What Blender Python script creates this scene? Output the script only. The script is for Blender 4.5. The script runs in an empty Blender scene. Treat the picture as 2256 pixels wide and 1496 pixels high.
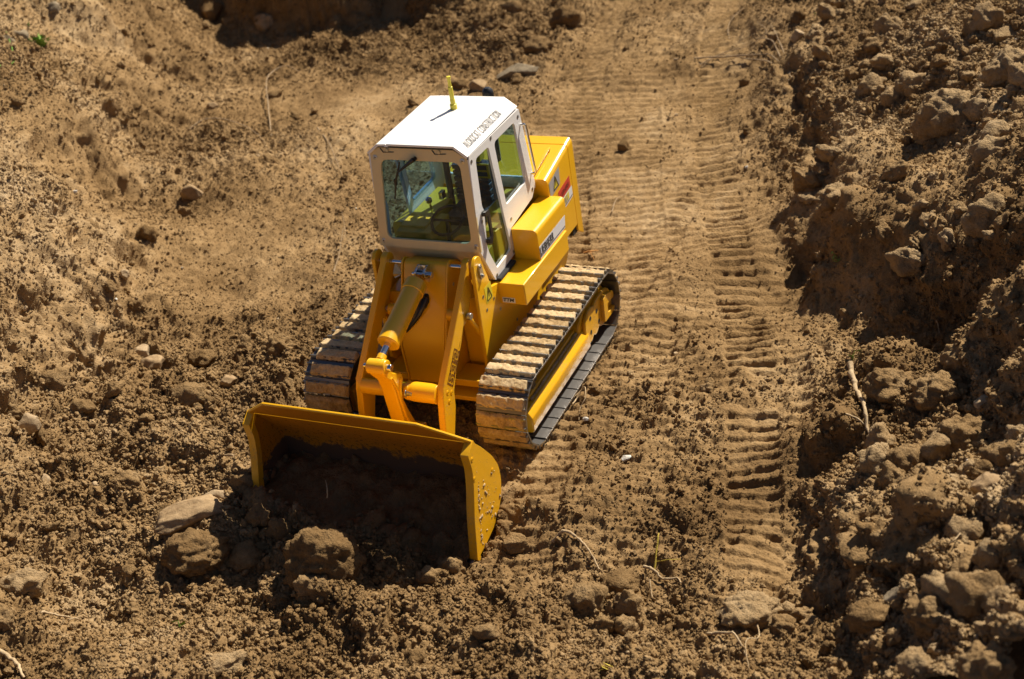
import bpy, bmesh, math, random
import numpy as np
from mathutils import Vector, Matrix
random.seed(7); rng = np.random.RandomState(11)
scene = bpy.context.scene
COL = scene.collection
R = math.radians

# ------------------------------------------------------------------ camera
CAM = np.array([11.162549, 6.329848, 7.745372])
RC = np.array([[-0.3918347, 0.9086690, -0.1441740], [0.5262691, 0.0928275, -0.8452360], [-0.7546565, -0.4070671, -0.5145775]])
FPX = 2989.0075                                    # focal length in pixels of a 2256 px wide frame
cd = bpy.data.cameras.new('camera'); cam = bpy.data.objects.new('camera', cd); COL.objects.link(cam)
cam.matrix_world = Matrix(((RC[0][0], -RC[1][0], -RC[2][0], CAM[0]), (RC[0][1], -RC[1][1], -RC[2][1], CAM[1]),
                           (RC[0][2], -RC[1][2], -RC[2][2], CAM[2]), (0, 0, 0, 1)))
cd.sensor_width = 36; cd.lens = FPX / 2256 * 36; cd.clip_start = .1; cd.clip_end = 500
cd.dof.use_dof = True; cd.dof.focus_distance = 13.0; cd.dof.aperture_fstop = 1.05
scene.camera = cam
# ------------------------------------------------------------------ light
SUN = Vector((-.286, .107, .34)).normalized()
sl = bpy.data.lights.new('sun', 'SUN'); sl.energy = 5.0; sl.angle = R(.5); sl.color = (1, .905, .76)
so = bpy.data.objects.new('sun', sl); COL.objects.link(so); so.location = SUN * 30
so.rotation_euler = SUN.to_track_quat('Z', 'Y').to_euler()
w = bpy.data.worlds.new('World'); scene.world = w; w.use_nodes = True
nt = w.node_tree; nt.nodes.clear()
sky = nt.nodes.new('ShaderNodeTexSky'); sky.sky_type = 'NISHITA'; sky.sun_disc = False
sky.sun_elevation = math.asin(SUN.z); sky.sun_rotation = math.atan2(SUN.x, SUN.y) % (2 * math.pi)
sky.air_density = .35; sky.dust_density = .6; sky.ozone_density = .3
bg = nt.nodes.new('ShaderNodeBackground'); bg.inputs[1].default_value = .068
wo = nt.nodes.new('ShaderNodeOutputWorld')
nt.links.new(sky.outputs[0], bg.inputs[0]); nt.links.new(bg.outputs[0], wo.inputs[0])
scene.view_settings.view_transform = 'Standard'; scene.view_settings.look = 'None'
scene.view_settings.exposure = .74; scene.view_settings.gamma = 1; scene.view_settings.use_curve_mapping = False
scene.cycles.max_bounces = 6; scene.cycles.transparent_max_bounces = 12
scene.cycles.diffuse_bounces = 3; scene.cycles.glossy_bounces = 3

# ------------------------------------------------------------------ material helpers
class NT:
    def __init__(s, m): s.t = m.node_tree
    def n(s, typ, **kw):
        nd = s.t.nodes.new('ShaderNode' + typ)
        for k, v in kw.items():
            if k.startswith('i_'):
                key = k[2:]; key = int(key) if key.isdigit() else key.replace('_', ' ')
                nd.inputs[key].default_value = v
            else: setattr(nd, k, v)
        return nd
    def l(s, a, b): s.t.links.new(a, b)
def mat(name):
    m = bpy.data.materials.new(name); m.use_nodes = True
    return m, NT(m), m.node_tree.nodes['Principled BSDF']
def noise(t, scale, detail=4, rough=.6, coord=None):
    n = t.n('TexNoise', i_Scale=scale, i_Detail=detail, i_Roughness=rough)
    if coord is not None: t.l(coord, n.inputs['Vector'])
    return n.outputs['Fac']
def ramp(t, fac, stops):
    r = t.n('ValToRGB'); e = r.color_ramp.elements
    while len(e) < len(stops): e.new(.5)
    for el, (p, c) in zip(e, stops):
        el.position = p; el.color = (*c, 1) if len(c) == 3 else c
    t.l(fac, r.inputs[0]); return r.outputs[0]
def math_(t, op, a, b=None, clamp=False):
    n = t.n('Math', operation=op, use_clamp=clamp)
    for i, v in enumerate((a, b)):
        if v is None: continue
        if isinstance(v, (int, float)): n.inputs[i].default_value = v
        else: t.l(v, n.inputs[i])
    return n.outputs[0]
def mixc(t, fac, a, b, bt='MIX'):
    n = t.n('Mix', data_type='RGBA', blend_type=bt)
    for i, v in ((0, fac), (6, a), (7, b)):
        if isinstance(v, (int, float)): n.inputs[i].default_value = v
        elif isinstance(v, tuple): n.inputs[i].default_value = (*v, 1)
        else: t.l(v, n.inputs[i])
    return n.outputs[2]
def bump(t, h, dist, strength=1.0, normal=None):
    b = t.n('Bump', i_Distance=dist, i_Strength=strength); t.l(h, b.inputs['Height'])
    if normal is not None: t.l(normal, b.inputs['Normal'])
    return b.outputs[0]

def soil_material(name, attr_dry=True, tint=(1, 1, 1), crumb=False, pale=0.0, bd=.022):
    m, t, p = mat(name)
    geo = t.n('NewGeometry'); pos = geo.outputs['Position']
    tc = t.n('TexCoord')
    co = pos
    n1 = noise(t, .55, 5, .6, co); n2 = noise(t, 4.5, 6, .65, co); n3 = noise(t, 26, 5, .7, co)
    v = math_(t, 'MULTIPLY', n1, .30); v = math_(t, 'ADD', v, math_(t, 'MULTIPLY', n2, .42)); v = math_(t, 'ADD', v, math_(t, 'MULTIPLY', n3, .28))
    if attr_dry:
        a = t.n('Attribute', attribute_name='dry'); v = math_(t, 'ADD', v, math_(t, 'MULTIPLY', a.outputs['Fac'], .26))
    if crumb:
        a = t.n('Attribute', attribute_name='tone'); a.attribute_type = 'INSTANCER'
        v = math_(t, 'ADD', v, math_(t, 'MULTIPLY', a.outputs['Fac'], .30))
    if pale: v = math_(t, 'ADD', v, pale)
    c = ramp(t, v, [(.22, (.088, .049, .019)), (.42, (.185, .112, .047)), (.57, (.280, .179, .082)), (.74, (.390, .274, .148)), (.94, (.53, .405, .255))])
    if tint != (1, 1, 1): c = mixc(t, 1.0, c, tint, 'MULTIPLY')
    t.l(c, p.inputs['Base Color'])
    p.inputs['Roughness'].default_value = 1; p.inputs['Specular IOR Level'].default_value = .12
    f1 = noise(t, 38, 6, .75, co); f2 = noise(t, 120, 3, .7, co)
    vo = t.n('TexVoronoi', i_Scale=44.0); t.l(co, vo.inputs['Vector'])
    h = math_(t, 'ADD', math_(t, 'MULTIPLY', f1, .6), math_(t, 'MULTIPLY', f2, .3)); h = math_(t, 'SUBTRACT', h, math_(t, 'MULTIPLY', vo.outputs['Distance'], .35))
    t.l(bump(t, h, bd, .9), p.inputs['Normal'])
    return m
SOIL = soil_material('soil')
SOIL_CRUMB = soil_material('soil_crumb', attr_dry=False, crumb=True)
SOIL_CLOD = soil_material('soil_clod', attr_dry=False, pale=.05, bd=.045)
SOIL_DARK = soil_material('soil_damp', attr_dry=False, pale=-.05, bd=.045)
SOIL_PALE = soil_material('soil_dry', attr_dry=False, pale=.17, bd=.045)

def stone_material(name, c1, c2):
    m, t, p = mat(name); tc = t.n('TexCoord'); co = tc.outputs['Object']
    n = noise(t, 5, 8, .7, co); n2 = noise(t, 30, 5, .7, co)
    v = math_(t, 'ADD', math_(t, 'MULTIPLY', n, .6), math_(t, 'MULTIPLY', n2, .4))
    t.l(ramp(t, v, [(.35, c1), (.62, c2)]), p.inputs['Base Color'])
    p.inputs['Roughness'].default_value = .92; p.inputs['Specular IOR Level'].default_value = .2
    t.l(bump(t, v, .03, .8), p.inputs['Normal']); return m
STONE_PALE = stone_material('pale_stone', (.24, .16, .085), (.48, .36, .22))
STONE_TAN = stone_material('tan_stone', (.20, .125, .06), (.40, .28, .155))
STONE_WHITE = stone_material('white_stone', (.45, .41, .35), (.72, .70, .64))
STONE_GREY = stone_material('grey_slab', (.15, .115, .07), (.31, .245, .16))
ROOT = stone_material('root_bark', (.28, .19, .10), (.54, .41, .25))
TWIG = stone_material('twig_bark', (.22, .15, .085), (.42, .31, .19))
STRAW = stone_material('dry_straw', (.50, .40, .20), (.72, .62, .38))
LEAF = stone_material('green_leaf', (.10, .20, .035), (.22, .36, .07))
LEAF_YELLOW = stone_material('yellow_leaf', (.45, .34, .05), (.62, .48, .10))
LEAF_ORANGE = stone_material('orange_leaf', (.45, .20, .05), (.62, .33, .12))

def paint(name, col, rough=.32, coat=.35, dust=.5, speckle=.6, dustcol=(.33, .215, .11), low=None):
    m, t, p = mat(name); geo = t.n('NewGeometry'); co = geo.outputs['Position']
    sep = t.n('SeparateXYZ'); t.l(co, sep.inputs[0])
    n1 = noise(t, 2.2, 6, .65, co); n2 = noise(t, 34, 5, .7, co)
    base = mixc(t, math_(t, 'MULTIPLY', n1, .35), tuple(col), tuple(c * .82 for c in col))
    d = math_(t, 'MULTIPLY', math_(t, 'SUBTRACT', math_(t, 'ADD', math_(t, 'MULTIPLY', n1, .45), math_(t, 'MULTIPLY', n2, .55)), .53, True), 6.0 * dust, True)
    if low is not None:      # splashed soil thickest near the ground, gone above the given height
        k = math_(t, 'MULTIPLY', math_(t, 'SUBTRACT', low, sep.outputs[2]), 1.6, True)
        k2 = math_(t, 'ADD', math_(t, 'MULTIPLY', k, .85), .12)
        d = math_(t, 'MULTIPLY', d, k2)
    sp = t.n('TexVoronoi', i_Scale=46.0); t.l(co, sp.inputs['Vector'])
    s = math_(t, 'LESS_THAN', sp.outputs['Distance'], .16); s = math_(t, 'MULTIPLY', s, math_(t, 'GREATER_THAN', noise(t, 3, 3, .6, co), .62 - .1 * speckle))
    s = math_(t, 'MULTIPLY', s, speckle)
    d = math_(t, 'MAXIMUM', d, s)
    c = mixc(t, d, base, dustcol)
    t.l(c, p.inputs['Base Color'])
    t.l(math_(t, 'ADD', math_(t, 'MULTIPLY', d, .5), math_(t, 'ADD', rough, math_(t, 'MULTIPLY', n1, .12)), True), p.inputs['Roughness'])
    t.l(math_(t, 'MULTIPLY', math_(t, 'SUBTRACT', 1.0, d), coat), p.inputs['Coat Weight']); p.inputs['Coat Roughness'].default_value = .12
    t.l(bump(t, n2, .004, .5), p.inputs['Normal'])
    return m
YEL = paint('yellow_paint', (.82, .43, .003), rough=.30, dust=.14, speckle=.12)
YEL_LOW = paint('yellow_paint_splashed', (.78, .40, .005), rough=.36, coat=.25, dust=.8, speckle=.75, low=1.2)
YEL_IN = paint('yellow_paint_console', (.72, .42, .01), rough=.5, coat=.1, dust=.1, speckle=0)
WHITE_SHADED = paint('white_paint_shaded', (.72, .56, .28), rough=.5, coat=.05, dust=.08, speckle=.05)  # the cab's white with the warm tone of its shaded front put into the colour
WHITE = paint('white_paint', (.80, .775, .73), rough=.35, coat=.3, dust=.05, speckle=.05)
def flat(name, col, rough=.5, metal=0, coat=0, nz=0):
    m, t, p = mat(name); p.inputs['Base Color'].default_value = (*col, 1); p.inputs['Roughness'].default_value = rough
    p.inputs['Metallic'].default_value = metal; p.inputs['Coat Weight'].default_value = coat
    tc = t.n('TexCoord'); n = noise(t, 25, 4, .6, tc.outputs['Object'])
    t.l(mixc(t, math_(t, 'MULTIPLY', n, .5), tuple(col), tuple(c * .75 for c in col)), p.inputs['Base Color'])
    t.l(math_(t, 'ADD', math_(t, 'MULTIPLY', n, .2), rough - .1, True), p.inputs['Roughness'])
    return m
CHROME = flat('chrome', (.75, .75, .74), .16, 1)
STEEL = flat('bare_steel', (.46, .45, .43), .38, 1)
SHOE = flat('track_steel', (.20, .195, .19), .42, .85)
BLACK = flat('black_plastic', (.012, .012, .013), .4)
MATTE_BLACK = flat('matte_black', (.02, .02, .02), .9)
INK = flat('black_print', (.015, .012, .01), .6)
INK_BROWN = flat('brown_outline_print', (.16, .05, .008), .6)
INK_GREY = flat('grey_stencil_print', (.13, .12, .12), .6)
DECAL_WHITE = flat('white_decal', (.74, .73, .72), .45)
DECAL_GREY = flat('grey_decal', (.36, .34, .32), .45)
DECAL_RED = flat('red_decal', (.60, .055, .03), .45)
DECAL_YELLOW = flat('yellow_decal', (.70, .58, .04), .45)
SEATC = flat('dark_seat', (.03, .04, .05), .5)
DARK = flat('dark_hollow', (.02, .016, .01), .8)
PEBBLE = flat('pink_pebble', (.6, .45, .36), .7)
def glass(name, tint=(.66, .80, .89)):
    m = bpy.data.materials.new(name); m.use_nodes = True; t = NT(m); m.node_tree.nodes.clear()
    tr = t.n('BsdfTransparent'); tr.inputs[0].default_value = (*tint, 1)
    gl = t.n('BsdfGlossy'); gl.inputs['Roughness'].default_value = .015; gl.inputs['Color'].default_value = (.9, 1, .98, 1)
    fr = t.n('Fresnel', i_IOR=1.5); mx = t.n('MixShader'); o = t.n('OutputMaterial')
    geo = t.n('NewGeometry'); d = noise(t, 60, 4, .8, geo.outputs['Position'])
    df = t.n('BsdfDiffuse'); df.inputs[0].default_value = (.4, .3, .18, 1)
    m2 = t.n('MixShader'); t.l(math_(t, 'MULTIPLY', math_(t, 'SUBTRACT', d, .5, True), .35), m2.inputs[0])
    t.l(math_(t, 'MULTIPLY', fr.outputs[0], math_(t, 'SUBTRACT', 1.0, geo.outputs['Backfacing'])), mx.inputs[0]); t.l(tr.outputs[0], mx.inputs[1]); t.l(gl.outputs[0], mx.inputs[2])
    t.l(mx.outputs[0], m2.inputs[1]); t.l(df.outputs[0], m2.inputs[2]); t.l(m2.outputs[0], o.inputs[0]); return m
GLASS = glass('teal_tinted_glass')
# track mud
def mud_material():
    m, t, p = mat('dried_track_mud'); geo = t.n('NewGeometry'); co = geo.outputs['Position']
    n1 = noise(t, 7, 6, .7, co); n2 = noise(t, 40, 5, .7, co)
    v = math_(t, 'ADD', math_(t, 'MULTIPLY', n1, .55), math_(t, 'MULTIPLY', n2, .45))
    oi = t.n('ObjectInfo'); v2 = math_(t, 'ADD', v, math_(t, 'MULTIPLY', math_(t, 'SUBTRACT', oi.outputs['Random'], .5), .14))
    c = ramp(t, v2, [(.28, (.18, .108, .045)), (.43, (.38, .262, .13)), (.60, (.56, .42, .24))])
    n4 = noise(t, 5.5, 7, .75, co); bare = math_(t, 'MULTIPLY', math_(t, 'SUBTRACT', n4, .66, True), 14.0, True)
    t.l(mixc(t, bare, c, (.13, .12, .105)), p.inputs['Base Color'])
    t.l(math_(t, 'SUBTRACT', .95, math_(t, 'MULTIPLY', bare, .45)), p.inputs['Roughness']); t.l(math_(t, 'MULTIPLY', bare, .7), p.inputs['Metallic']); p.inputs['Specular IOR Level'].default_value = .15
    t.l(bump(t, v, .02, .9), p.inputs['Normal']); return m
MUD = mud_material()
# bucket inside: paint darkened to stand in for shade, under a band of stuck damp soil with a ragged edge
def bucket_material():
    m, t, p = mat('yellow_paint_caked_shaded'); geo = t.n('NewGeometry'); co = geo.outputs['Position']
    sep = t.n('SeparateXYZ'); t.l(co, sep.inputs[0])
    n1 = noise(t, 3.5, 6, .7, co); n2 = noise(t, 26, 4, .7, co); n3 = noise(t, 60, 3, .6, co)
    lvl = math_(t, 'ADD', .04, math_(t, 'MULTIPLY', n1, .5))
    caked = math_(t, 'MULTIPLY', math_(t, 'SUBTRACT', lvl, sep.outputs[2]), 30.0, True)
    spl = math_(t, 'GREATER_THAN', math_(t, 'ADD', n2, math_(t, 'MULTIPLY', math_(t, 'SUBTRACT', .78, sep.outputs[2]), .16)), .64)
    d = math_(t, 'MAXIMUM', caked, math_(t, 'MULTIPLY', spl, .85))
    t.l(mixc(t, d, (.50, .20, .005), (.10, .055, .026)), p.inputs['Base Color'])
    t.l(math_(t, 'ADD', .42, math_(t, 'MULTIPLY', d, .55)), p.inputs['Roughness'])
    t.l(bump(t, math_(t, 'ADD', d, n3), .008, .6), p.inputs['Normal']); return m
YEL_CAKED_SHADED = bucket_material()

# ------------------------------------------------------------------ object helpers
def link(o, parent=None):
    COL.objects.link(o)
    if parent is not None: o.parent = parent
    return o
def tag(o, label=None, cat=None, group=None, kind=None):
    if label: o['label'] = label
    if cat: o['category'] = cat
    if group: o['group'] = group
    if kind: o['kind'] = kind
    return o
def smooth(me, ang=35):
    me.polygons.foreach_set('use_smooth', [True] * len(me.polygons))
    try: me.set_sharp_from_angle(angle=R(ang))
    except Exception: pass
def obj(name, bm, m, parent=None, bev=0, sm=35, seg=2, loc=None):
    bmesh.ops.recalc_face_normals(bm, faces=bm.faces)
    me = bpy.data.meshes.new(name); bm.to_mesh(me); bm.free()
    for x in (m if isinstance(m, (list, tuple)) else [m]): me.materials.append(x)
    if sm: smooth(me, sm)
    o = bpy.data.objects.new(name, me); link(o, parent)
    if loc is not None: o.location = loc
    if bev:
        b = o.modifiers.new('bevel', 'BEVEL'); b.width = bev; b.segments = seg; b.limit_method = 'ANGLE'; b.angle_limit = R(32)
        b.harden_normals = False
    return o
def box(bm, x0, x1, y0, y1, z0, z1, mi=0):
    vs = [bm.verts.new(c) for c in ((x0, y0, z0), (x1, y0, z0), (x1, y1, z0), (x0, y1, z0), (x0, y0, z1), (x1, y0, z1), (x1, y1, z1), (x0, y1, z1))]
    for f in ((0, 3, 2, 1), (4, 5, 6, 7), (0, 1, 5, 4), (1, 2, 6, 5), (2, 3, 7, 6), (3, 0, 4, 7)):
        bm.faces.new([vs[i] for i in f]).material_index = mi
def prism(bm, poly, y0, y1, mi=0):
    a = [bm.verts.new((x, y0, z)) for x, z in poly]; b = [bm.verts.new((x, y1, z)) for x, z in poly]
    n = len(poly)
    fs = [bm.faces.new(a), bm.faces.new(b[::-1])]
    for i in range(n): fs.append(bm.faces.new((a[i], b[i], b[(i + 1) % n], a[(i + 1) % n])))
    for f in fs: f.material_index = mi
def extr(bm, pts, vec, mi=0):
    v = Vector(vec); a = [bm.verts.new(p) for p in pts]; b = [bm.verts.new(Vector(p) + v) for p in pts]; n = len(pts)
    fs = [bm.faces.new(a), bm.faces.new(b[::-1])]
    for i in range(n): fs.append(bm.faces.new((a[i], b[i], b[(i + 1) % n], a[(i + 1) % n])))
    for f in fs: f.material_index = mi
def cyl(bm, p0, p1, r0, r1=None, n=24, caps=True, mi=0):
    p0 = Vector(p0); p1 = Vector(p1); r1 = r0 if r1 is None else r1
    d = (p1 - p0).normalized(); u = d.orthogonal().normalized(); v = d.cross(u)
    ra = [bm.verts.new(p0 + (u * math.cos(a) + v * math.sin(a)) * r0) for a in [2 * math.pi * i / n for i in range(n)]]
    rb = [bm.verts.new(p1 + (u * math.cos(a) + v * math.sin(a)) * r1) for a in [2 * math.pi * i / n for i in range(n)]]
    for i in range(n): bm.faces.new((ra[i], ra[(i + 1) % n], rb[(i + 1) % n], rb[i])).material_index = mi
    if caps: bm.faces.new(ra[::-1]).material_index = mi; bm.faces.new(rb).material_index = mi
def lathe(bm, p0, d, prof, n=24):                      # prof: (distance along d, radius)
    p0 = Vector(p0); d = Vector(d).normalized(); u = d.orthogonal().normalized(); v = d.cross(u); prev = None
    for s, r in prof:
        ring = [bm.verts.new(p0 + d * s + (u * math.cos(a) + v * math.sin(a)) * r) for a in [2 * math.pi * i / n for i in range(n)]]
        if prev: [bm.faces.new((prev[i], prev[(i + 1) % n], ring[(i + 1) % n], ring[i])) for i in range(n)]
        else: bm.faces.new(ring[::-1])
        prev = ring
    bm.faces.new(prev)
def tube(bm, pts, rad, n=8):
    pts = [Vector(p) for p in pts]; rad = rad if isinstance(rad, (list, tuple)) else [rad] * len(pts); prev = None; u = None
    for i, p in enumerate(pts):
        d = (pts[min(i + 1, len(pts) - 1)] - pts[max(i - 1, 0)]).normalized()
        u = d.orthogonal().normalized() if u is None else (u - d * u.dot(d)).normalized()
        v = d.cross(u)
        ring = [bm.verts.new(p + (u * math.cos(a) + v * math.sin(a)) * rad[i]) for a in [2 * math.pi * k / n for k in range(n)]]
        if prev: [bm.faces.new((prev[k], prev[(k + 1) % n], ring[(k + 1) % n], ring[k])) for k in range(n)]
        else: bm.faces.new(ring[::-1])
        prev = ring
    bm.faces.new(prev)
def rnd(poly, r, n=4):                                 # round the corners of a 2D polygon
    out = []; N = len(poly); rr = r if isinstance(r, (list, tuple)) else [r] * N
    for i in range(N):
        p = Vector(poly[i]); a = Vector(poly[i - 1]) - p; b = Vector(poly[(i + 1) % N]) - p
        k = min(rr[i], a.length * .45, b.length * .45)
        if k < 1e-4: out.append(tuple(p)); continue
        s = p + a.normalized() * k; e = p + b.normalized() * k
        for j in range(n + 1):
            q = j / n; out.append(tuple(s * (1 - q) ** 2 + p * 2 * q * (1 - q) + e * q * q))
    return out
def arc(cx, cz, r, a0, a1, n=8): return [(cx + r * math.cos(R(a0 + (a1 - a0) * i / n)), cz + r * math.sin(R(a0 + (a1 - a0) * i / n))) for i in range(n + 1)]
def plate(bm, outer, holes, F, th, mi=0):              # F maps (u,v) -> Vector; thickness vector th
    edges = []
    for lp in [outer] + holes:
        vs = [bm.verts.new(F(*p)) for p in lp]
        edges += [bm.edges.new((vs[i], vs[(i + 1) % len(vs)])) for i in range(len(vs))]
    g = bmesh.ops.triangle_fill(bm, use_beauty=True, use_dissolve=False, edges=edges)
    fs = [f for f in g['geom'] if isinstance(f, bmesh.types.BMFace)]
    for f in fs: f.material_index = mi
    e = bmesh.ops.extrude_face_region(bm, geom=fs)
    bmesh.ops.translate(bm, vec=Vector(th), verts=[v for v in e['geom'] if isinstance(v, bmesh.types.BMVert)])
def text(s, name, org, xd, up, height, mtl, parent, width=None, bold=0.0, depth=.0015, shear=0, spacing=1.0, fat=0.0):
    cu = bpy.data.curves.new(name, 'FONT'); cu.body = s; cu.size = 1; cu.offset = bold; cu.shear = shear; cu.extrude = 0; cu.space_character = spacing
    to = bpy.data.objects.new('tmp', cu); COL.objects.link(to); dg = bpy.context.evaluated_depsgraph_get(); dg.update()
    me = bpy.data.meshes.new_from_object(to.evaluated_get(dg)); COL.objects.unlink(to); bpy.data.objects.remove(to)
    co = np.zeros(len(me.vertices) * 3); me.vertices.foreach_get('co', co); co = co.reshape(-1, 3)
    mn, mx = co.min(0), co.max(0); sy = height / (mx[1] - mn[1]); sx = sy if width is None else width / (mx[0] - mn[0])
    X = Vector(xd).normalized(); U = Vector(up).normalized(); N = X.cross(U)
    P = np.array(org)[None] + np.outer((co[:, 0] - mn[0]) * sx, X) + np.outer((co[:, 1] - mn[1]) * sy, U) + np.array(N)[None] * depth
    me.vertices.foreach_set('co', P.ravel()); me.name = name; me.materials.clear(); me.materials.append(mtl)
    if fat:                                            # widen the upright strokes of condensed lettering
        bm = bmesh.new()
        for k in (-1, 0, 1):
            n0 = len(bm.verts); bm.from_mesh(me); bm.verts.ensure_lookup_table()
            for v in bm.verts[n0:]: v.co += X * (fat * k) + N * (.0004 * (k + 1))
        bm.to_mesh(me); bm.free()
    o = bpy.data.objects.new(name, me); return link(o, parent)
def strokes(name, polys, org, xd, up, sc, r, mtl, parent, depth=.002):   # thin printed outlines
    X = Vector(xd).normalized(); U = Vector(up).normalized(); N = X.cross(U); bm = bmesh.new()
    for lp, closed in polys:
        n = len(lp)
        for i in range(n if closed else n - 1):
            a = Vector(lp[i]); b = Vector(lp[(i + 1) % n]); d = (b - a).normalized(); q = Vector((-d.y, d.x)) * r; a = a - d * r; b = b + d * r
            bm.faces.new([bm.verts.new(Vector(org) + X * p.x * sc + U * p.y * sc + N * (depth + .0003 * (i % 2))) for p in (a - q, b - q, b + q, a + q)])
    return obj(name, bm, mtl, parent, sm=0)

_screw = {}
def screw(parent, pos, nrm, r=.022, kind='countersunk', ml=None):
    key = kind + (ml.name if ml else '')
    if key not in _screw:
        bm = bmesh.new()
        if kind != 'bolt':
            lathe(bm, (0, 0, -.2), (0, 0, 1), [(0, .9), (.3, 1.0), (.34, .86), (.30, .80), (.36, .60), (.38, .34)], 16)
            for f in bm.faces: f.material_index = 0
            for a in (0, 90):
                c, s = math.cos(R(a)), math.sin(R(a)); q = [(-.34, -.12), (.34, -.12), (.34, .12), (-.34, .12)]
                f = bm.faces.new([bm.verts.new((x * c - y * s, x * s + y * c, .19 + a * .0001)) for x, y in q]); f.material_index = 1
        else:
            lathe(bm, (0, 0, -.2), (0, 0, 1), [(0, 1.35), (.35, 1.35), (.36, 1.0), (1.0, 1.0), (1.15, .85), (1.15, .55)], 16)
            f = bm.faces.new([bm.verts.new((.5 * math.cos(R(60 * i)), .5 * math.sin(R(60 * i)), .965)) for i in range(6)]); f.material_index = 1
        me = bpy.data.meshes.new('screw' if kind != 'bolt' else 'bolt'); bm.to_mesh(me); bm.free(); me.materials.append(ml or STEEL); me.materials.append(INK_BROWN if ml else BLACK); smooth(me, 40); _screw[key] = me
    me = _screw[key]
    o = bpy.data.objects.new(me.name, me); link(o, parent); o.location = pos; o.scale = (r, r, r)
    o.rotation_euler = Vector(nrm).to_track_quat('Z', 'Y').to_euler(); return o

# ------------------------------------------------------------------ numpy noise
_tr = np.random.RandomState(5); TN = 1 << 15; TG = (_tr.rand(TN, 3).astype(np.float32) * 2 - 1); TU = _tr.rand(TN, 4).astype(np.float32)
def _ix(ix, iy, iz, s): 
    n = (ix * np.int32(73856093)) ^ (iy * np.int32(19349663)) ^ (iz * np.int32(83492791)) ^ np.int32(s * 7919 + 17)
    n ^= (n >> 11); return n & (TN - 1)
def vnoise(P, s=0):                                    # gradient noise, about -1..1
    P = np.asarray(P, np.float32); I = np.floor(P).astype(np.int32); F = P - I; U = F * F * F * (F * (F * 6 - 15) + 10); o = np.zeros(len(P), np.float32)
    with np.errstate(over='ignore'):
        for dx in (0, 1):
            wx = U[:, 0] if dx else 1 - U[:, 0]
            for dy in (0, 1):
                wy = wx * (U[:, 1] if dy else 1 - U[:, 1])
                for dz in (0, 1):
                    g = TG[_ix(I[:, 0] + np.int32(dx), I[:, 1] + np.int32(dy), I[:, 2] + np.int32(dz), s)]
                    o += wy * (U[:, 2] if dz else 1 - U[:, 2]) * (g[:, 0] * (F[:, 0] - dx) + g[:, 1] * (F[:, 1] - dy) + g[:, 2] * (F[:, 2] - dz))
    return o * 1.5
def fbm(P, f, oct=4, s=0, g=.5):
    o = 0; a = 1
    for i in range(oct): o = o + a * vnoise(P * f, s + i * 7); f *= 2.03; a *= g
    return o
def worley(P, s=0):                                    # distance to nearest feature point and its random value
    P = np.asarray(P, np.float32); I = np.floor(P).astype(np.int32); F = P - I
    best = np.full(len(P), 9., np.float32); rv = np.zeros(len(P), np.float32)
    with np.errstate(over='ignore'):
        for dx in (-1, 0, 1):
            for dy in (-1, 0, 1):
                for dz in (-1, 0, 1):
                    t = TU[_ix(I[:, 0] + np.int32(dx), I[:, 1] + np.int32(dy), I[:, 2] + np.int32(dz), s)]
                    d = (dx + t[:, 0] - F[:, 0]) ** 2 + (dy + t[:, 1] - F[:, 1]) ** 2 + (dz + t[:, 2] - F[:, 2]) ** 2
                    k = d < best; best = np.where(k, d, best); rv = np.where(k, t[:, 3], rv)
    return np.sqrt(best), rv

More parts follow.
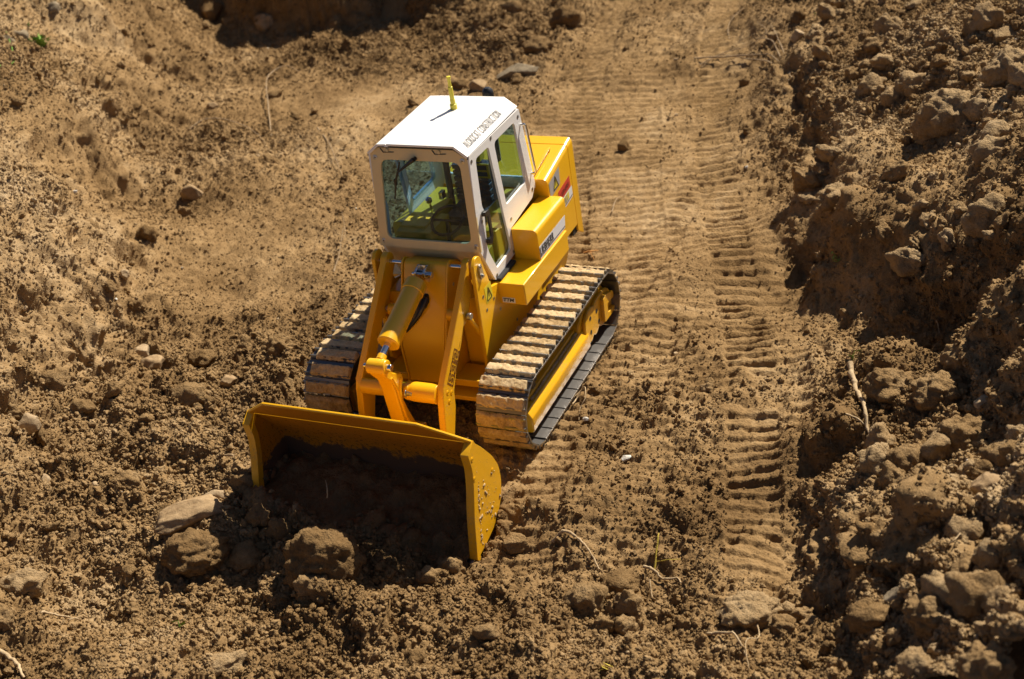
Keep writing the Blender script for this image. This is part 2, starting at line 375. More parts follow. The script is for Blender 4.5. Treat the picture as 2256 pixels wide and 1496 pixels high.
# ------------------------------------------------------------------ terrain
def ray(px, py):
    v = RC.T @ np.array([(px - 1128) / FPX, (py - 748) / FPX, 1.]); return v / np.linalg.norm(v)
def at(px, py, z):
    v = ray(px, py); return CAM + v * ((z - CAM[2]) / v[2])
G0 = -.10
CTRL = [ # pixel x, pixel y, height: survey of the pit
 # floor
 (500,200,G0),(520,400,G0),(450,560,G0),(520,800,G0),(700,300,G0),(700,560,G0),(1300,120,G0),(1500,300,G0),(1420,560,G0),(1600,900,G0),(1500,1200,G0),
 (1650,560,G0),(1250,1100,G0),(300,1020,-.06),(560,1330,-.2),(800,1420,-.16),(1200,1420,-.1),(1000,200,G0),(1250,300,G0),(1500,60,G0),(1640,200,G0),
 (1090,1225,-.26),(560,1090,.14),(640,1165,.04),(722,1245,-.04),(850,1235,-.12),(950,1255,-.19),(1050,1240,-.27),(480,1150,.02),(430,1230,-.04),(1150,1150,-.16),(1300,1300,-.12),(1500,1450,-.05),(350,1250,-.08),(500,990,-.05),(640,850,G0),(1000,1470,-.10),
 (1700,760,-.06),(1680,1250,-.05),(1780,1230,-.04),(1770,1080,-.05),(1760,950,-.06),(350,870,.0),(60,1120,.22),(60,1300,.15),(250,1450,.05),(0,1496,.15),(150,1150,.02),(400,480,-.06),(390,300,-.05),(1620,1330,.02),
 # toe of the left bank and the bank
 (335,200,.0),(290,330,.02),(275,450,.02),(305,620,.02),(240,745,.04),(160,810,.12),
 (300,160,.45),(255,330,.48),(238,450,.48),(262,600,.40),(205,715,.34),(120,770,.42),(30,830,.62),(60,900,.45),(150,880,.16),(0,1000,.50),(100,1000,.18),
 (262,150,.86),(215,310,.89),(195,440,.89),(210,580,.76),(150,670,.72),(40,740,.88),(385,60,.40),(350,40,.75),
 (200,110,1.2),(165,280,1.2),(140,420,1.2),(140,560,1.02),(60,660,1.0),(310,0,1.15),(190,20,1.6),
 (60,0,2.0),(0,120,2.0),(60,250,1.6),(0,330,1.75),(60,450,1.38),(0,560,1.35),(80,150,1.65),(-200,600,2.1),(-200,100,2.5),(-300,900,1.4),(100,-200,2.6),(-200,1300,.8),(-200,1600,.6),
 # back wall foot (its steep face is added below)
 (430,30,.0),(500,30,G0),(600,45,G0),(700,35,G0),(800,15,G0),(900,-15,G0),(1000,-40,G0),(450,110,G0),(700,95,G0),
 (1250,-40,G0),(1500,-80,G0),(1600,-200,0),(1400,-250,.3),
 # right bank toe
 (1690,0,.0),(1715,160,.0),(1755,270,.0),(1800,420,.0),(1838,560,-.02),(1850,660,-.02),(1800,780,-.04),(1815,900,-.04),(1845,1040,.0),(1825,1150,.0),(1825,1310,-.02),(1740,1400,.05),(1700,1496,.15),
 (1728,20,.42),(1752,120,.45),(1790,230,.48),(1828,350,.55),(1855,930,.30),(1880,1050,.42),(1868,1150,.42),(1860,1260,.22),(1850,60,.65),(1850,200,.62),(1880,310,.66),(1980,60,.8),(2000,220,.75),(2000,320,.62),(2256,0,1.5),(2256,180,1.6),(2256,330,1.7),(2120,120,1.15),(2150,260,1.15),(2120,360,.98),(1900,400,.6),
 # cliff edge and its foot
 (1862,452,.62),(1900,425,.75),(1980,415,.92),(2060,425,1.05),(2150,480,1.15),(2230,560,1.35),(1868,500,.5),
 (1885,690,-.03),(1950,735,.0),(2020,742,.08),(2100,752,.12),(2170,770,.3),(2160,640,.75),(2210,720,.8),
 # mound in front of the recess
 (1990,765,.50),(1930,800,.38),(1885,850,.15),(2100,800,.50),(2060,860,.6),(2160,880,.62),(1900,910,.12),(1930,980,.22),(2000,940,.42),(2080,980,.62),(2200,950,.85),(2256,860,1.2),(2256,1000,1.15),
 (1920,1060,.50),(1990,1070,.62),(2080,1110,.80),(2256,620,1.55),
 # lower bluff and its foot
 (1990,1145,.85),(1915,1175,.62),(1880,1240,.16),(1850,1330,-.02),(1950,1300,.08),(2060,1180,.90),(2160,1130,1.02),(2256,1150,1.28),(1975,1215,.62),
 (2020,1290,.62),(1880,1385,.42),(1960,1400,.58),(2060,1370,.72),(2150,1300,.95),(2256,1320,1.25),(2200,1450,1.2),(2000,1490,.6),(1850,1470,.32),(2256,1496,1.45),
 (2500,300,2.3),(2500,800,2.0),(2500,1300,1.9),(2300,1700,1.4),(1800,1700,.5),(1200,1700,0),(600,1700,.1),(0,1800,.3),
]
CP = np.array([at(a, b, c) for a, b, c in CTRL]); CP[:, 2] = [c for _, _, c in CTRL]
_bw = []
for px, py, h in ((440, 12, 1.35), (500, 22, 1.4), (600, 42, 1.45), (700, 34, 1.5), (800, 8, 1.7), (900, -12, 1.9), (1000, -34, 2.0), (1080, -60, 1.9), (1160, -95, 1.0)):
    c = at(px, py, G0); _bw += [(c[0] - .12, c[1], .35 * h), (c[0] - .55, c[1] - .1, h), (c[0] - 1.8, c[1] - .2, h + .2)]
CP = np.vstack([CP, _bw])
def ker(a, b): return np.sqrt(((a[:, None, :] - b[None]) ** 2).sum(-1) + .02)
_n = len(CP); _A = np.zeros((_n + 3, _n + 3)); _A[:_n, :_n] = -ker(CP[:, :2], CP[:, :2])
_A[:_n, _n] = 1; _A[:_n, _n + 1:] = CP[:, :2]; _A[_n, :_n] = 1; _A[_n + 1:, :_n] = CP[:, :2].T
_W = np.linalg.solve(_A, np.r_[CP[:, 2], 0, 0, 0])
def smoothstep(a, b, x): q = np.clip((x - a) / (b - a), 0, 1); return q * q * (3 - 2 * q)
def macro(XY):
    XY = np.asarray(XY, float); out = np.zeros(len(XY))
    for i in range(0, len(XY), 60000):
        c = XY[i:i + 60000]; out[i:i + 60000] = -ker(c, CP[:, :2]) @ _W[:_n] + _W[_n] + c @ _W[_n + 1:]
    out = np.clip(out, -.34, 3.0)
    x, y = XY[:, 0], XY[:, 1]                          # the machine stands on levelled ground
    k = (1 - smoothstep(.15, .55, np.maximum(np.abs(x - .4) - 1.5, np.abs(y) - 1.35)))
    out = out * (1 - k) + (-.108) * k
    k = 1 - smoothstep(.0, .16, np.maximum(np.abs(x - 2.66) - .34, np.abs(y) - 1.19)); out = out * (1 - k) + np.minimum(out, -.34) * k
    return out
# path of the tracks (right wheel lane), in ground coordinates
LANE = np.array([(5.4, 4.35), (2.862, 3.731), (1.492, 3.371), (.049, 2.969), (-1.227, 2.556), (-3.282, 1.775), (-5.929, .835), (-8.47, .1), (-11.67, -.576), (-16, -1.2)])
def lane_coords(XY, pl):
    best = np.full(len(XY), 1e9); s = np.zeros(len(XY)); L = 0
    for a, b in zip(pl[:-1], pl[1:]):
        d = b - a; ln = np.linalg.norm(d); d = d / ln; r = XY - a; t = r @ d; u = r[:, 0] * d[1] - r[:, 1] * d[0]
        tc = np.clip(t, 0, ln); dist = np.sqrt((t - tc) ** 2 + u ** 2); k = dist < np.abs(best)
        best = np.where(k, np.sign(u) * dist, best); s = np.where(k, L + tc, s); L += ln
    return s, best
def catmull(P, n=6):
    out = []
    for i in range(len(P) - 1):
        p0, p1, p2, p3 = P[max(i - 1, 0)], P[i], P[i + 1], P[min(i + 2, len(P) - 1)]
        for t in np.arange(n) / n: out.append(.5 * ((2 * p1) + (-p0 + p2) * t + (2 * p0 - 5 * p1 + 4 * p2 - p3) * t ** 2 + (-p0 + 3 * p1 - 3 * p2 + p3) * t ** 3))
    return np.array(out + [P[-1]])
LANES = catmull(LANE, 5)
def blobs(XY, lst, base):
    o = np.full(len(XY), float(base))
    for px, py, z, r, v in lst:
        c = at(px, py, z)[:2]; k = np.exp(-((XY - c) ** 2).sum(1) / (r * r)); o = o * (1 - k) + v * k
    return o
ROUGH = [(400,240,G0,.7,.9),(390,370,G0,.6,.85),(350,700,G0,.7,.9),(350,520,G0,.5,.8),(1400,650,G0,1.0,.25),(1640,1000,G0,.8,.3),(1330,300,G0,1.8,.2),(1250,1120,G0,.7,.45),(1600,1180,G0,.8,.4),(200,500,.8,.8,.5),(250,200,.7,1.2,.42),(180,330,1.0,.8,.5),(120,650,.8,.7,.6),(1500,500,G0,2.6,.30),(1550,250,G0,3.0,.28),(1350,450,G0,1.6,.3),(1600,800,G0,1.2,.45),(760,230,G0,2.4,.12),(560,520,G0,1.6,.25),(600,620,G0,1.0,.35),(460,600,G0,1.0,.3),
 (230,250,.4,1.3,.4),(230,420,.3,.9,.45),(330,100,.3,1.3,.45),(250,640,.2,.8,.5),(700,800,G0,.8,.8),(400,920,0,1.3,1.0),(250,1100,0,1.5,.95),(700,1350,-.1,2,.9),(1300,1300,-.1,1.5,.85),
 (2000,150,.8,1.8,1.0),(1950,600,.3,.5,.35),(2000,660,.3,.6,.4),(2150,650,.8,.9,.9),(2050,1000,.5,1.2,1.0),(1930,1240,.2,.35,.4),(2150,1350,.9,1.2,1.0),(60,200,1.3,1.2,.9),(60,500,1.0,.8,.75),
 (800,90,G0,1.2,.9),(1100,90,G0,1.6,.85),(600,300,G0,1.0,.6),(430,330,G0,.9,.8),(1450,1000,G0,1.2,.8)]
DRY_LIT = [(60,150,1.4,2.2,.75),(250,250,.4,1.6,.42),(60,500,1.,1.6,.6),(1500,420,G0,3.,.16),(760,230,G0,1.2,.32),(390,300,G0,.9,-.22),(420,480,G0,1.0,-.12),(370,700,G0,.9,-.2),(2100,200,1.1,2.4,.35),(1950,600,.3,.9,-.1),(700,1300,-.2,1.8,-.12),(1450,1100,G0,1.5,-.2),
 (560,720,G0,1.5,-.25),(1000,1400,-.1,2.0,-.05),(2150,900,.8,1.2,.2),(2100,1300,.9,1.8,.35),(60,600,1.2,1.2,.4),(300,1200,0,2.0,.12),(300,900,0,1.4,.1),(450,300,G0,1.0,-.1),(800,60,G0,1.6,-.25),(2000,1000,.4,1,.0)]  # lower right bank made paler to stand in for sunlight
FOOT = CAM[:2]; AZ = math.atan2(RC[2][1], RC[2][0])
NC, NR, SUB = 1160, 940, 4
R0_, R1_ = 6.6, 37.0
NC = (NC // SUB) * SUB + 1; NR = (NR // SUB) * SUB + 1
ang = AZ + np.linspace(R(-33), R(34), NC); rad = np.exp(np.linspace(math.log(R0_), math.log(R1_), NR))
AA, RR = np.meshgrid(ang, rad)
XYg = np.column_stack([FOOT[0] + (RR * np.cos(AA)).ravel(), FOOT[1] + (RR * np.sin(AA)).ravel()])
def up(a):                                             # coarse grid values to the fine grid
    a = a.reshape((NR - 1) // SUB + 1, (NC - 1) // SUB + 1); r = np.arange(NR) / SUB; c = np.arange(NC) / SUB
    i = np.minimum(r.astype(int), a.shape[0] - 2); f = (r - i)[:, None]; a = a[i] * (1 - f) + a[i + 1] * f
    j = np.minimum(c.astype(int), a.shape[1] - 2); g = (c - j)[None]; return (a[:, j] * (1 - g) + a[:, j + 1] * g).ravel()
_T = np.arange(9, 34, .05)
def hit0(px, py):
    pts = CAM + _T[:, None] * ray(px, py); k = np.argmax(pts[:, 2] < macro(pts[:, :2])); return pts[k, :2]
CREV = [([(272,430),(285,520),(300,600),(290,680)],.09,.06),([(225,150),(250,190),(275,225)],.09,.08), ([(300,212),(330,235),(362,252),(392,268)],.11,.17), ([(215,395),(232,430),(240,452)],.07,.09), ([(282,560),(292,600),(300,645)],.08,.10),
 ([(150,250),(178,300),(200,350)],.08,.12), ([(40,660),(30,700),(12,725)],.10,.14), ([(345,25),(372,60),(400,95)],.14,.2), ([(385,328),(410,340),(440,352)],.07,.10),
 ([(90,330),(60,345),(20,345)],.10,.14), ([(110,650),(80,700),(60,740)],.08,.12), ([(560,375),(600,362),(650,365)],.05,.08), ([(1745,160),(1760,215),(1770,262)],.12,.16), ([(1790,300),(1806,345),(1818,400)],.14,.2), ([(130,470),(160,520),(175,560)],.07,.10),
 ([(240,300),(256,350),(262,390)],.05,.07), ([(20,900),(60,985),(100,960)],.08,.1)]
def terrain():
    XY = XYg; XYc = XY.reshape(NR, NC, 2)[::SUB, ::SUB].reshape(-1, 2)
    Zc = macro(XYc); Z = up(Zc); Pc = np.column_stack([XYc, Zc]); lo = lambda fn: up(fn(Pc))
    P = np.column_stack([XY, Z]); G = P.reshape(NR, NC, 3)
    tr_ = np.gradient(G, axis=0); ta = np.gradient(G, axis=1); N = np.cross(tr_, ta).reshape(-1, 3); N /= np.linalg.norm(N, axis=1)[:, None]
    N *= np.sign(N[:, 2:3] + 1e-9); slope = 1 - N[:, 2]; wz = P.astype(np.float32)
    rough = up(blobs(XYc, ROUGH, .62)); x, y = XY[:, 0], XY[:, 1]
    sc_, uc = lane_coords(XYc, LANES); s, u = up(sc_), up(uc)
    lanes = np.zeros(len(XY)); amp = np.zeros(len(XY)); base = np.zeros(len(XY))
    wob = .07 * lo(lambda q: vnoise(q * 1.6, 91)); patch = smoothstep(-.80, -.25, lo(lambda q: fbm(q, 1.1, 3, 77)))
    jag = vnoise(wz * 9, 92); gv = np.clip(.5 + 1.3 * vnoise(wz * [2.2, 2.2, 2.2], 93), 0, 1.3)
    for off, ss, a, ph in ((2.45, .99, .5, .05), (1.5, .98, .5, .12), (.48, 1.02, .42, .1), (-.36, 1.01, .45, .1), (1.0, .975, .6, .03), (1.97, 1, .9, .07), (0, 1, 1., 0)):
        uu = u + off
        inside = 1 - smoothstep(.22, .29, np.abs(uu + wob * .5 + .02 * jag))
        q = ((s * ss + ph + wob * .35 + uu * .05 + .008 * jag) / .1765) % 1.0
        groove = np.exp(-((q - .5) / .15) ** 2) - .7 * np.exp(-((q - .76) / .11) ** 2)
        k = inside * patch * a * smoothstep(4.0, 2.6, x)
        base = base * (1 - k) - .03 * k; amp = amp * (1 - k * .8) - k * (.050 - .018 * smoothstep(-.5, 1.5, x)) * groove * (.75 + .35 * gv)
        lanes = np.maximum(lanes, k)
    q = ((x + .03 + .010 * jag) / .1765) % 1.0         # the machine's own trail behind it
    own = (1 - smoothstep(.25, .3, np.abs(np.abs(y) - .985))) * smoothstep(.2, -.6, x) * smoothstep(-5.5, -3.5, x)
    amp = amp - own * .05 * gv * np.exp(-((q - .5) / .14) ** 2); base = base - .02 * own
    flat = 1 - smoothstep(.15, .5, np.maximum(np.abs(x - .4) - 1.5, np.abs(y) - 1.4))
    quiet = 1 - .82 * np.clip(lanes + own * .6, 0, 1)
    wq = np.stack([vnoise(wz * 5, 5), vnoise(wz * 5, 6), vnoise(wz * 5, 8)], 1)
    rb = smoothstep(.55, 1.2, u)
    n = .20 * (1 - .5 * rb) * lo(lambda q: fbm(q, .8, 3, 3)) * (1 - .85 * flat) * (.30 + rough) * (1 - .5 * lanes)
    slump = np.clip(slope * 2.4, 0, 1)
    rg = 1 - np.abs(lo(lambda q: fbm(q * [1.0, 1.0, 1.6], 1.5, 3, 23))) * 2.2
    n = n + .10 * slump * rg * (.4 + rough)            # ledges and scars on the banks
    wd, wr = worley(wz * 2.1 + .22 * wq, 40)
    n = n + .17 * (1 - .35 * rb) * (wr > .60) * smoothstep(.62, .28, wd) * np.clip(rough * 1.35 - .45, 0, 1) * quiet * (1 - .85 * flat)
    wd, wr = worley(wz * 5.0 + .45 * wq, 50)
    n = n + .095 * (wr > .42) * smoothstep(.62, .20, wd) * (.4 + wr * .6) * np.clip(rough * 1.15 - .12, 0, 1) * quiet
    wd, wr = worley(wz * 12 + .9 * wq, 60)
    n = n + .040 * (.15 + wr) * smoothstep(.72, .10, wd) * np.clip(rough + .05, 0, 1.1) * quiet
    n = n + .034 * (1 - .25 * lanes) * fbm(wz, 7, 5, 70, .62) * np.clip(rough + .22, 0, 1.2)
    cv_ = np.zeros(len(XYc))
    for pl_, wd_, dp_ in CREV:
        pts = np.array([hit0(*q) for q in pl_]); _, dd_ = lane_coords(XYc, pts); cv_ = np.maximum(cv_, dp_ * np.exp(-(dd_ / wd_) ** 2))
    n = n - up(cv_) * (1 + .9 * vnoise(wz * 6, 33))
    P2 = P + N * n[:, None]; P2[:, 2] += amp + base
    dry = up(blobs(XYc, DRY_LIT, .0)) + .55 * lo(lambda q: fbm(q, .7, 4, 99)) + .05 * lanes
    return P2, np.clip(rough * (1 - .85 * lanes - .3 * own), 0, 1), dry, N
PG, RG, DG, NG = terrain()
def grid_mesh(name, P, nr, nc, flip=False):
    idx = np.arange(nr * nc).reshape(nr, nc); idx = idx[:, ::-1] if flip else idx; q = np.stack([idx[:-1, :-1], idx[:-1, 1:], idx[1:, 1:], idx[1:, :-1]], -1).reshape(-1, 4)
    me = bpy.data.meshes.new(name); me.vertices.add(len(P)); me.vertices.foreach_set('co', P.astype(np.float32).ravel())
    me.loops.add(q.size); me.loops.foreach_set('vertex_index', q.ravel().astype(np.int32)); me.polygons.add(len(q))
    me.polygons.foreach_set('loop_start', (np.arange(len(q)) * 4).astype(np.int32)); me.polygons.foreach_set('loop_total', np.full(len(q), 4, np.int32))
    me.update(calc_edges=True); me.polygons.foreach_set('use_smooth', np.ones(len(q), bool)); return me
me = grid_mesh('ground', PG, NR, NC, True)
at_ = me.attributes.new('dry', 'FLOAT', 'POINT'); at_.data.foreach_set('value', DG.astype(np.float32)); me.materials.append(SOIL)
ground = link(bpy.data.objects.new('ground', me)); tag(ground, kind='structure')
# the site beyond the pit, as far as the horizon
gn = 90; gx = np.sinh(np.linspace(-4.2, 4.2, gn)) * 6; GX, GY = np.meshgrid(gx, gx)
XYf = np.column_stack([GX.ravel(), GY.ravel()]); dd = np.linalg.norm(XYf, axis=1)
ZF = np.where(dd < 60, macro(XYf) - .55, 0); ZF = ZF * (1 - smoothstep(20, 55, dd)) + 1.0 * smoothstep(20, 55, dd)
me = grid_mesh('outer_ground', np.column_stack([XYf, ZF]), gn, gn); me.materials.append(SOIL)
og = link(bpy.data.objects.new('outer_ground', me)); tag(og, kind='structure')

def fine_z(x, y):
    dx, dy = x - FOOT[0], y - FOOT[1]; r = math.hypot(dx, dy); a = (math.atan2(dy, dx) - AZ + math.pi) % (2 * math.pi) - math.pi
    i = int(round(math.log(max(r, R0_) / R0_) / math.log(R1_ / R0_) * (NR - 1))); j = int(round((a + R(33)) / R(67) * (NC - 1)))
    i = min(max(i, 0), NR - 1); j = min(max(j, 0), NC - 1); return float(PG[i * NC + j, 2]), i * NC + j
_T = np.arange(9, 34, .05)
def hit(px, py):                                       # where on the ground a feature of the survey lies
    v = ray(px, py); pts = CAM + _T[:, None] * v; z = macro(pts[:, :2]); k = np.argmax(pts[:, 2] < z)
    p = pts[k]; fz, _ = fine_z(p[0], p[1]); return Vector((p[0], p[1], fz))
def scale_at(p): return float((np.array(p) - CAM) @ RC[2]) / FPX      # metres per survey pixel

# ------------------------------------------------------------------ the crawler loader
LD = bpy.data.objects.new('crawler_loader', None); link(LD); LD.empty_display_size = .5
tag(LD, 'yellow crawler loader with white cab and muddy tracks, its bucket lowered into the soil', 'crawler loader')
T = .03
# --- cab
bm = bmesh.new()
slope_f = lambda z: .797 - (z - 1.66) * .108          # front face leans back towards the roof
side = [(.69, 2.645), (.79, 1.665), (.575, 1.225), (.055, 1.262), (.068, 1.549), (-.53, 1.606), (-.645, 1.72), (-.52, 2.62)]
# lower front panel, cab floor, corner posts behind the plates
extr(bm, [(.785, -.545, 1.655), (.785, .545, 1.655), (.572, .545, 1.225), (.572, -.545, 1.225)], (-.03, 0, .012))
extr(bm, [(.56, -.54, 1.232), (.56, .54, 1.232), (.07, .54, 1.268), (.07, -.54, 1.268)], (0, 0, .03))
extr(bm, [(.06, -.54, 1.30), (.09, -.54, 1.30), (.09, -.54, 1.56), (.06, -.54, 1.56)], (0, 1.08, 0))
extr(bm, [(.06, -.54, 1.555), (-.56, -.54, 1.612), (-.56, -.54, 1.642), (.06, -.54, 1.585)], (0, 1.08, 0))
cab = obj('cab', bm, WHITE_SHADED, LD, bev=.006)
bm = bmesh.new()
def FF(y, z): return Vector((slope_f(z), y, z))
fo = [(-.575, 1.662), (.562, 1.662), (.535, 2.64), (.395, 2.712), (-.452, 2.712), (-.532, 2.65)]
fh = rnd([(-.475, 1.748), (.470, 1.748), (.445, 2.578), (-.425, 2.578)], .085, 6)
plate(bm, fo, [fh], FF, (-.028, 0, 0)); fp = obj('front_panel', bm, WHITE_SHADED, cab, bev=.004)
bm = bmesh.new(); plate(bm, rnd([(-.49, 1.735), (.485, 1.735), (.46, 2.592), (-.44, 2.592)], .085, 6), [], lambda y, z: Vector((slope_f(z) - .036, y, z)), (-.012, 0, 0)); obj('windscreen', bm, GLASS, cab)
rw = rnd([(-.372, 2.533), (.135, 2.540), (.080, 1.825), (-.432, 1.838)], [.05, .06, .03, .05], 5)
dw = rnd([(.262, 2.553), (.566, 2.562), (.598, 2.075), (.570, 2.015), (.638, 1.62), (.500, 1.326), (.125, 1.346)], [.04, .05, .02, .03, .08, .02, .08], 5)
for s in (1, -1):
    bm = bmesh.new(); Y0 = .552 * s
    so_ = [(x, z) for x, z in side]
    plate(bm, rnd(so_, [.02, .02, .02, .02, .01, .02, .02, .02], 3), [rw, dw], lambda x, z: Vector((x, Y0, z)), (0, -.026 * s, 0)); obj('side_panel', bm, WHITE, cab, bev=.004)
    for nm, hl, g in (('side_window', rw, .012), ('door_window', dw, .012)):
        c = np.mean(hl, 0); bm = bmesh.new(); plate(bm, [tuple(c + (np.array(p) - c) * 1.035) for p in hl], [], lambda x, z: Vector((x, Y0 - .030 * s, z)), (0, -.012 * s, 0)); obj(nm, bm, GLASS, cab)
    # window rubber lip
    # rear door edge joint
    for p in ((.655, 2.575), (.19, 2.61), (-.47, 2.55), (.03, 1.64), (.095, 1.295), (.535, 1.262), (-.555, 1.69), (.652, 1.93)): screw(cab, (p[0], Y0 + .001 * s, p[1]), (0, s, 0), .021)
    # grab rail behind the rear window
    bm = bmesh.new(); yr = .60 * s
    tube(bm, [(-.50, .55 * s, 2.45), (-.51, yr - .01 * s, 2.452), (-.525, yr, 2.43), (-.60, yr, 1.88), (-.60, yr - .01 * s, 1.862), (-.585, .55 * s, 1.86)], .013, 10); obj('grab_rail', bm, CHROME, cab)
# rear wall with big window
bm = bmesh.new(); RX = lambda z: -.655 + (z - 1.72) * .139
plate(bm, [(-.545, 1.66), (.545, 1.66), (.53, 2.615), (-.53, 2.615)], [rnd([(-.455, 1.80), (.455, 1.80), (.44, 2.54), (-.44, 2.54)], .05)], lambda y, z: Vector((RX(z), y, z)), (.025, 0, 0)); obj('rear_panel', bm, WHITE, cab, bev=.004)
bm = bmesh.new(); plate(bm, rnd([(-.465, 1.79), (.465, 1.79), (.45, 2.55), (-.45, 2.55)], .05), [], lambda y, z: Vector((RX(z) + .03, y, z)), (.01, 0, 0)); obj('rear_window', bm, GLASS, cab)
# roof: main sheet with its edge seam, chamfers down both sides
def roof_strip(pts, name):
    bm = bmesh.new(); a = [Vector((.714, y, z)) for y, z in pts]
    lo = [Vector((.714, y * .965, z - .022)) for y, z in pts][::-1]
    extr(bm, a + lo, (-1.216, 0, 0)); return obj(name, bm, WHITE, cab, bev=.004)
roof_strip([(-.318, 2.752), (.418, 2.752), (.553, 2.650)], 'roof')
roof_strip([(-.553, 2.650), (-.428, 2.746), (-.327, 2.750)], 'roof_edge')
bm = bmesh.new(); box(bm, -.50, .716, -.34, -.30, 2.722, 2.730); obj('roof_joint', bm, WHITE, cab)
# thin dark gasket between the roof and the front panel, two hinge slots with studs
bm = bmesh.new()
for (y0, z0), (y1, z1) in zip(((-.548, 2.636), (-.425, 2.722), (.405, 2.722)), ((-.425, 2.722), (.405, 2.722), (.545, 2.628))):
    extr(bm, [(.706, y0, z0), (.706, y1, z1), (.706, y1, z1 - .012), (.706, y0, z0 - .012)], (-.02, 0, 0))
obj('gasket', bm, BLACK, cab)
for yc in (-.335, .235):
    bm = bmesh.new(); z = 2.662
    for lp in ([(-.075, .03), (-.045, -.012), (-.037, -.004), (-.066, .036)], [(-.045, -.012), (.075, -.006), (.075, .003), (-.037, -.004)]):
        extr(bm, [(slope_f(z + b) + .0015, yc + a, z + b) for a, b in lp], (.003, 0, 0))
    h = obj('hinge_slot', bm, BLACK, cab); bm = bmesh.new(); cyl(bm, (slope_f(z) + .001, yc + .005, z + .016), (slope_f(z) + .012, yc + .005, z + .016), .017, n=12); obj('hinge_stud', bm, STEEL, cab)
for y, z in ((-.478, 2.598), (.478, 2.598), (-.524, 1.722), (.516, 1.722)): screw(cab, (slope_f(z) + .001, y, z), (1, 0, .108), .026)
# wiper
bm = bmesh.new(); F2 = lambda y, z, o=.02: Vector((slope_f(z) + o, y, z))
cyl(bm, F2(-.03, 2.605, 0), F2(-.03, 2.605, .05), .02, n=12)
tube(bm, [F2(-.025, 2.612, .045), F2(-.06, 2.59, .05), F2(-.225, 2.47, .03)], [.024, .021, .009], 8)
tube(bm, [F2(-.205, 2.565, .014), F2(-.232, 2.47, .022), F2(-.262, 2.40, .022), F2(-.315, 2.18, .014)], [.008, .011, .011, .007], 6)
box(bm, slope_f(2.36) + .005, slope_f(2.36) + .03, -.29, -.265, 2.33, 2.39)
obj('wiper', bm, BLACK, cab)
# antenna socket on the roof, telescopic yellow
bm = bmesh.new(); ab = (-.166, .008, 2.752)
lathe(bm, ab, (0, 0, 1), [(0, .036), (.05, .036), (.055, .026), (.10, .026), (.105, .023), (.235, .023), (.24, .017), (.315, .016), (.33, .022), (.345, .022), (.348, .012)], 20); an = obj('antenna', bm, DECAL_YELLOW, cab, sm=30)
bm = bmesh.new(); cyl(bm, (ab[0], ab[1], 3.09), (ab[0], ab[1], 4.7), .0011, .0007, 6); obj('antenna_wire', bm, BLACK, cab)
# exhaust stub hidden mostly behind the roof
# door handle
bm = bmesh.new(); hy = .556
plate(bm, [(.655, 2.035), (.560, 2.025), (.545, 1.985), (.548, 1.73), (.600, 1.66), (.650, 1.685), (.648, 1.735), (.602, 1.75), (.598, 1.965), (.652, 1.985)], [], lambda x, z: Vector((x, hy + .045, z)), (0, -.018, 0))
box(bm, .60, .652, hy, hy + .03, 1.985, 2.03); box(bm, .60, .648, hy, hy + .03, 1.685, 1.735); obj('door_handle', bm, BLACK, cab, bev=.006)
text('ALOKOCAT CONSTRUCTION', 'roof_lettering', (.590, .512, 2.6835), (-1, 0, 0), Vector((0, -.135, .102)), .086, INK_GREY, cab, width=.80, bold=0, spacing=1.12, fat=.0017, depth=.003)
# dark strip under the door
bm = bmesh.new(); box(bm, .16, .56, .50, .60, 1.206, 1.24); obj('dark_strip', bm, MATTE_BLACK, cab, bev=.008)
# --- interior
bm = bmesh.new()
box(bm, -.45, .45, -.52, -.22, 1.60, 1.72); box(bm, .10, .55, -.52, -.12, 1.27, 1.70); box(bm, -.45, .1, .30, .52, 1.58, 1.74); box(bm, .0, .35, .36, .52, 1.3, 1.66)
box(bm, .42, .70, .05, .50, 1.30, 1.55)
obj('console', bm, YEL_IN, cab, bev=.01)
bm = bmesh.new()
for i in range(6): box(bm, -.38, -.22, -.17, .23, 1.70 + i * .07, 1.70 + i * .07 + .05)
box(bm, -.36, .10, -.18, .24, 1.56, 1.66)
tube(bm, [(-.22, -.24, 1.62), (-.24, -.24, 2.35), (-.26, -.20, 2.42), (-.26, .26, 2.42), (-.24, .30, 2.35), (-.22, .30, 1.62)], .035, 10); obj('seat', bm, SEATC, cab, bev=.012)
bm = bmesh.new(); box(bm, -.245, -.225, -.04, .30, 1.95, 2.12); box(bm, -.36, -.24, -.06, .16, 2.13, 2.36); pl_ = obj('headrest_panel', bm, YEL_IN, cab, bev=.01)
text('WALL', 'panel_lettering', (-.223, .06, 2.00), (0, 1, 0), (0, 0, 1), .032, INK, cab, width=.16, bold=.01)
bm = bmesh.new(); c = Vector((.40, .02, 1.78)); u1 = Vector((0, 1, 0)); u2 = Vector((-.75, 0, .5)).normalized()
tube(bm, [c + u1 * .17 * math.cos(a) + u2 * .17 * math.sin(a) for a in np.linspace(0, 2 * math.pi, 25)], .016, 8); cyl(bm, (.45, .02, 1.45), c, .02); cyl(bm, c + u1 * -.16, c + u1 * .16, .012); obj('steering_wheel', bm, BLACK, cab)
bm = bmesh.new(); tube(bm, [(.1, -.3, 1.6), (.16, -.29, 1.85)], .012, 8); lathe(bm, (.16, -.29, 1.84), (0.2, 0, 1), [(0, .02), (.02, .035), (.05, .035), (.07, .015)], 12)
box(bm, -.08, .0, -.26, -.22, 1.80, 1.88); obj('lever', bm, CHROME, cab)

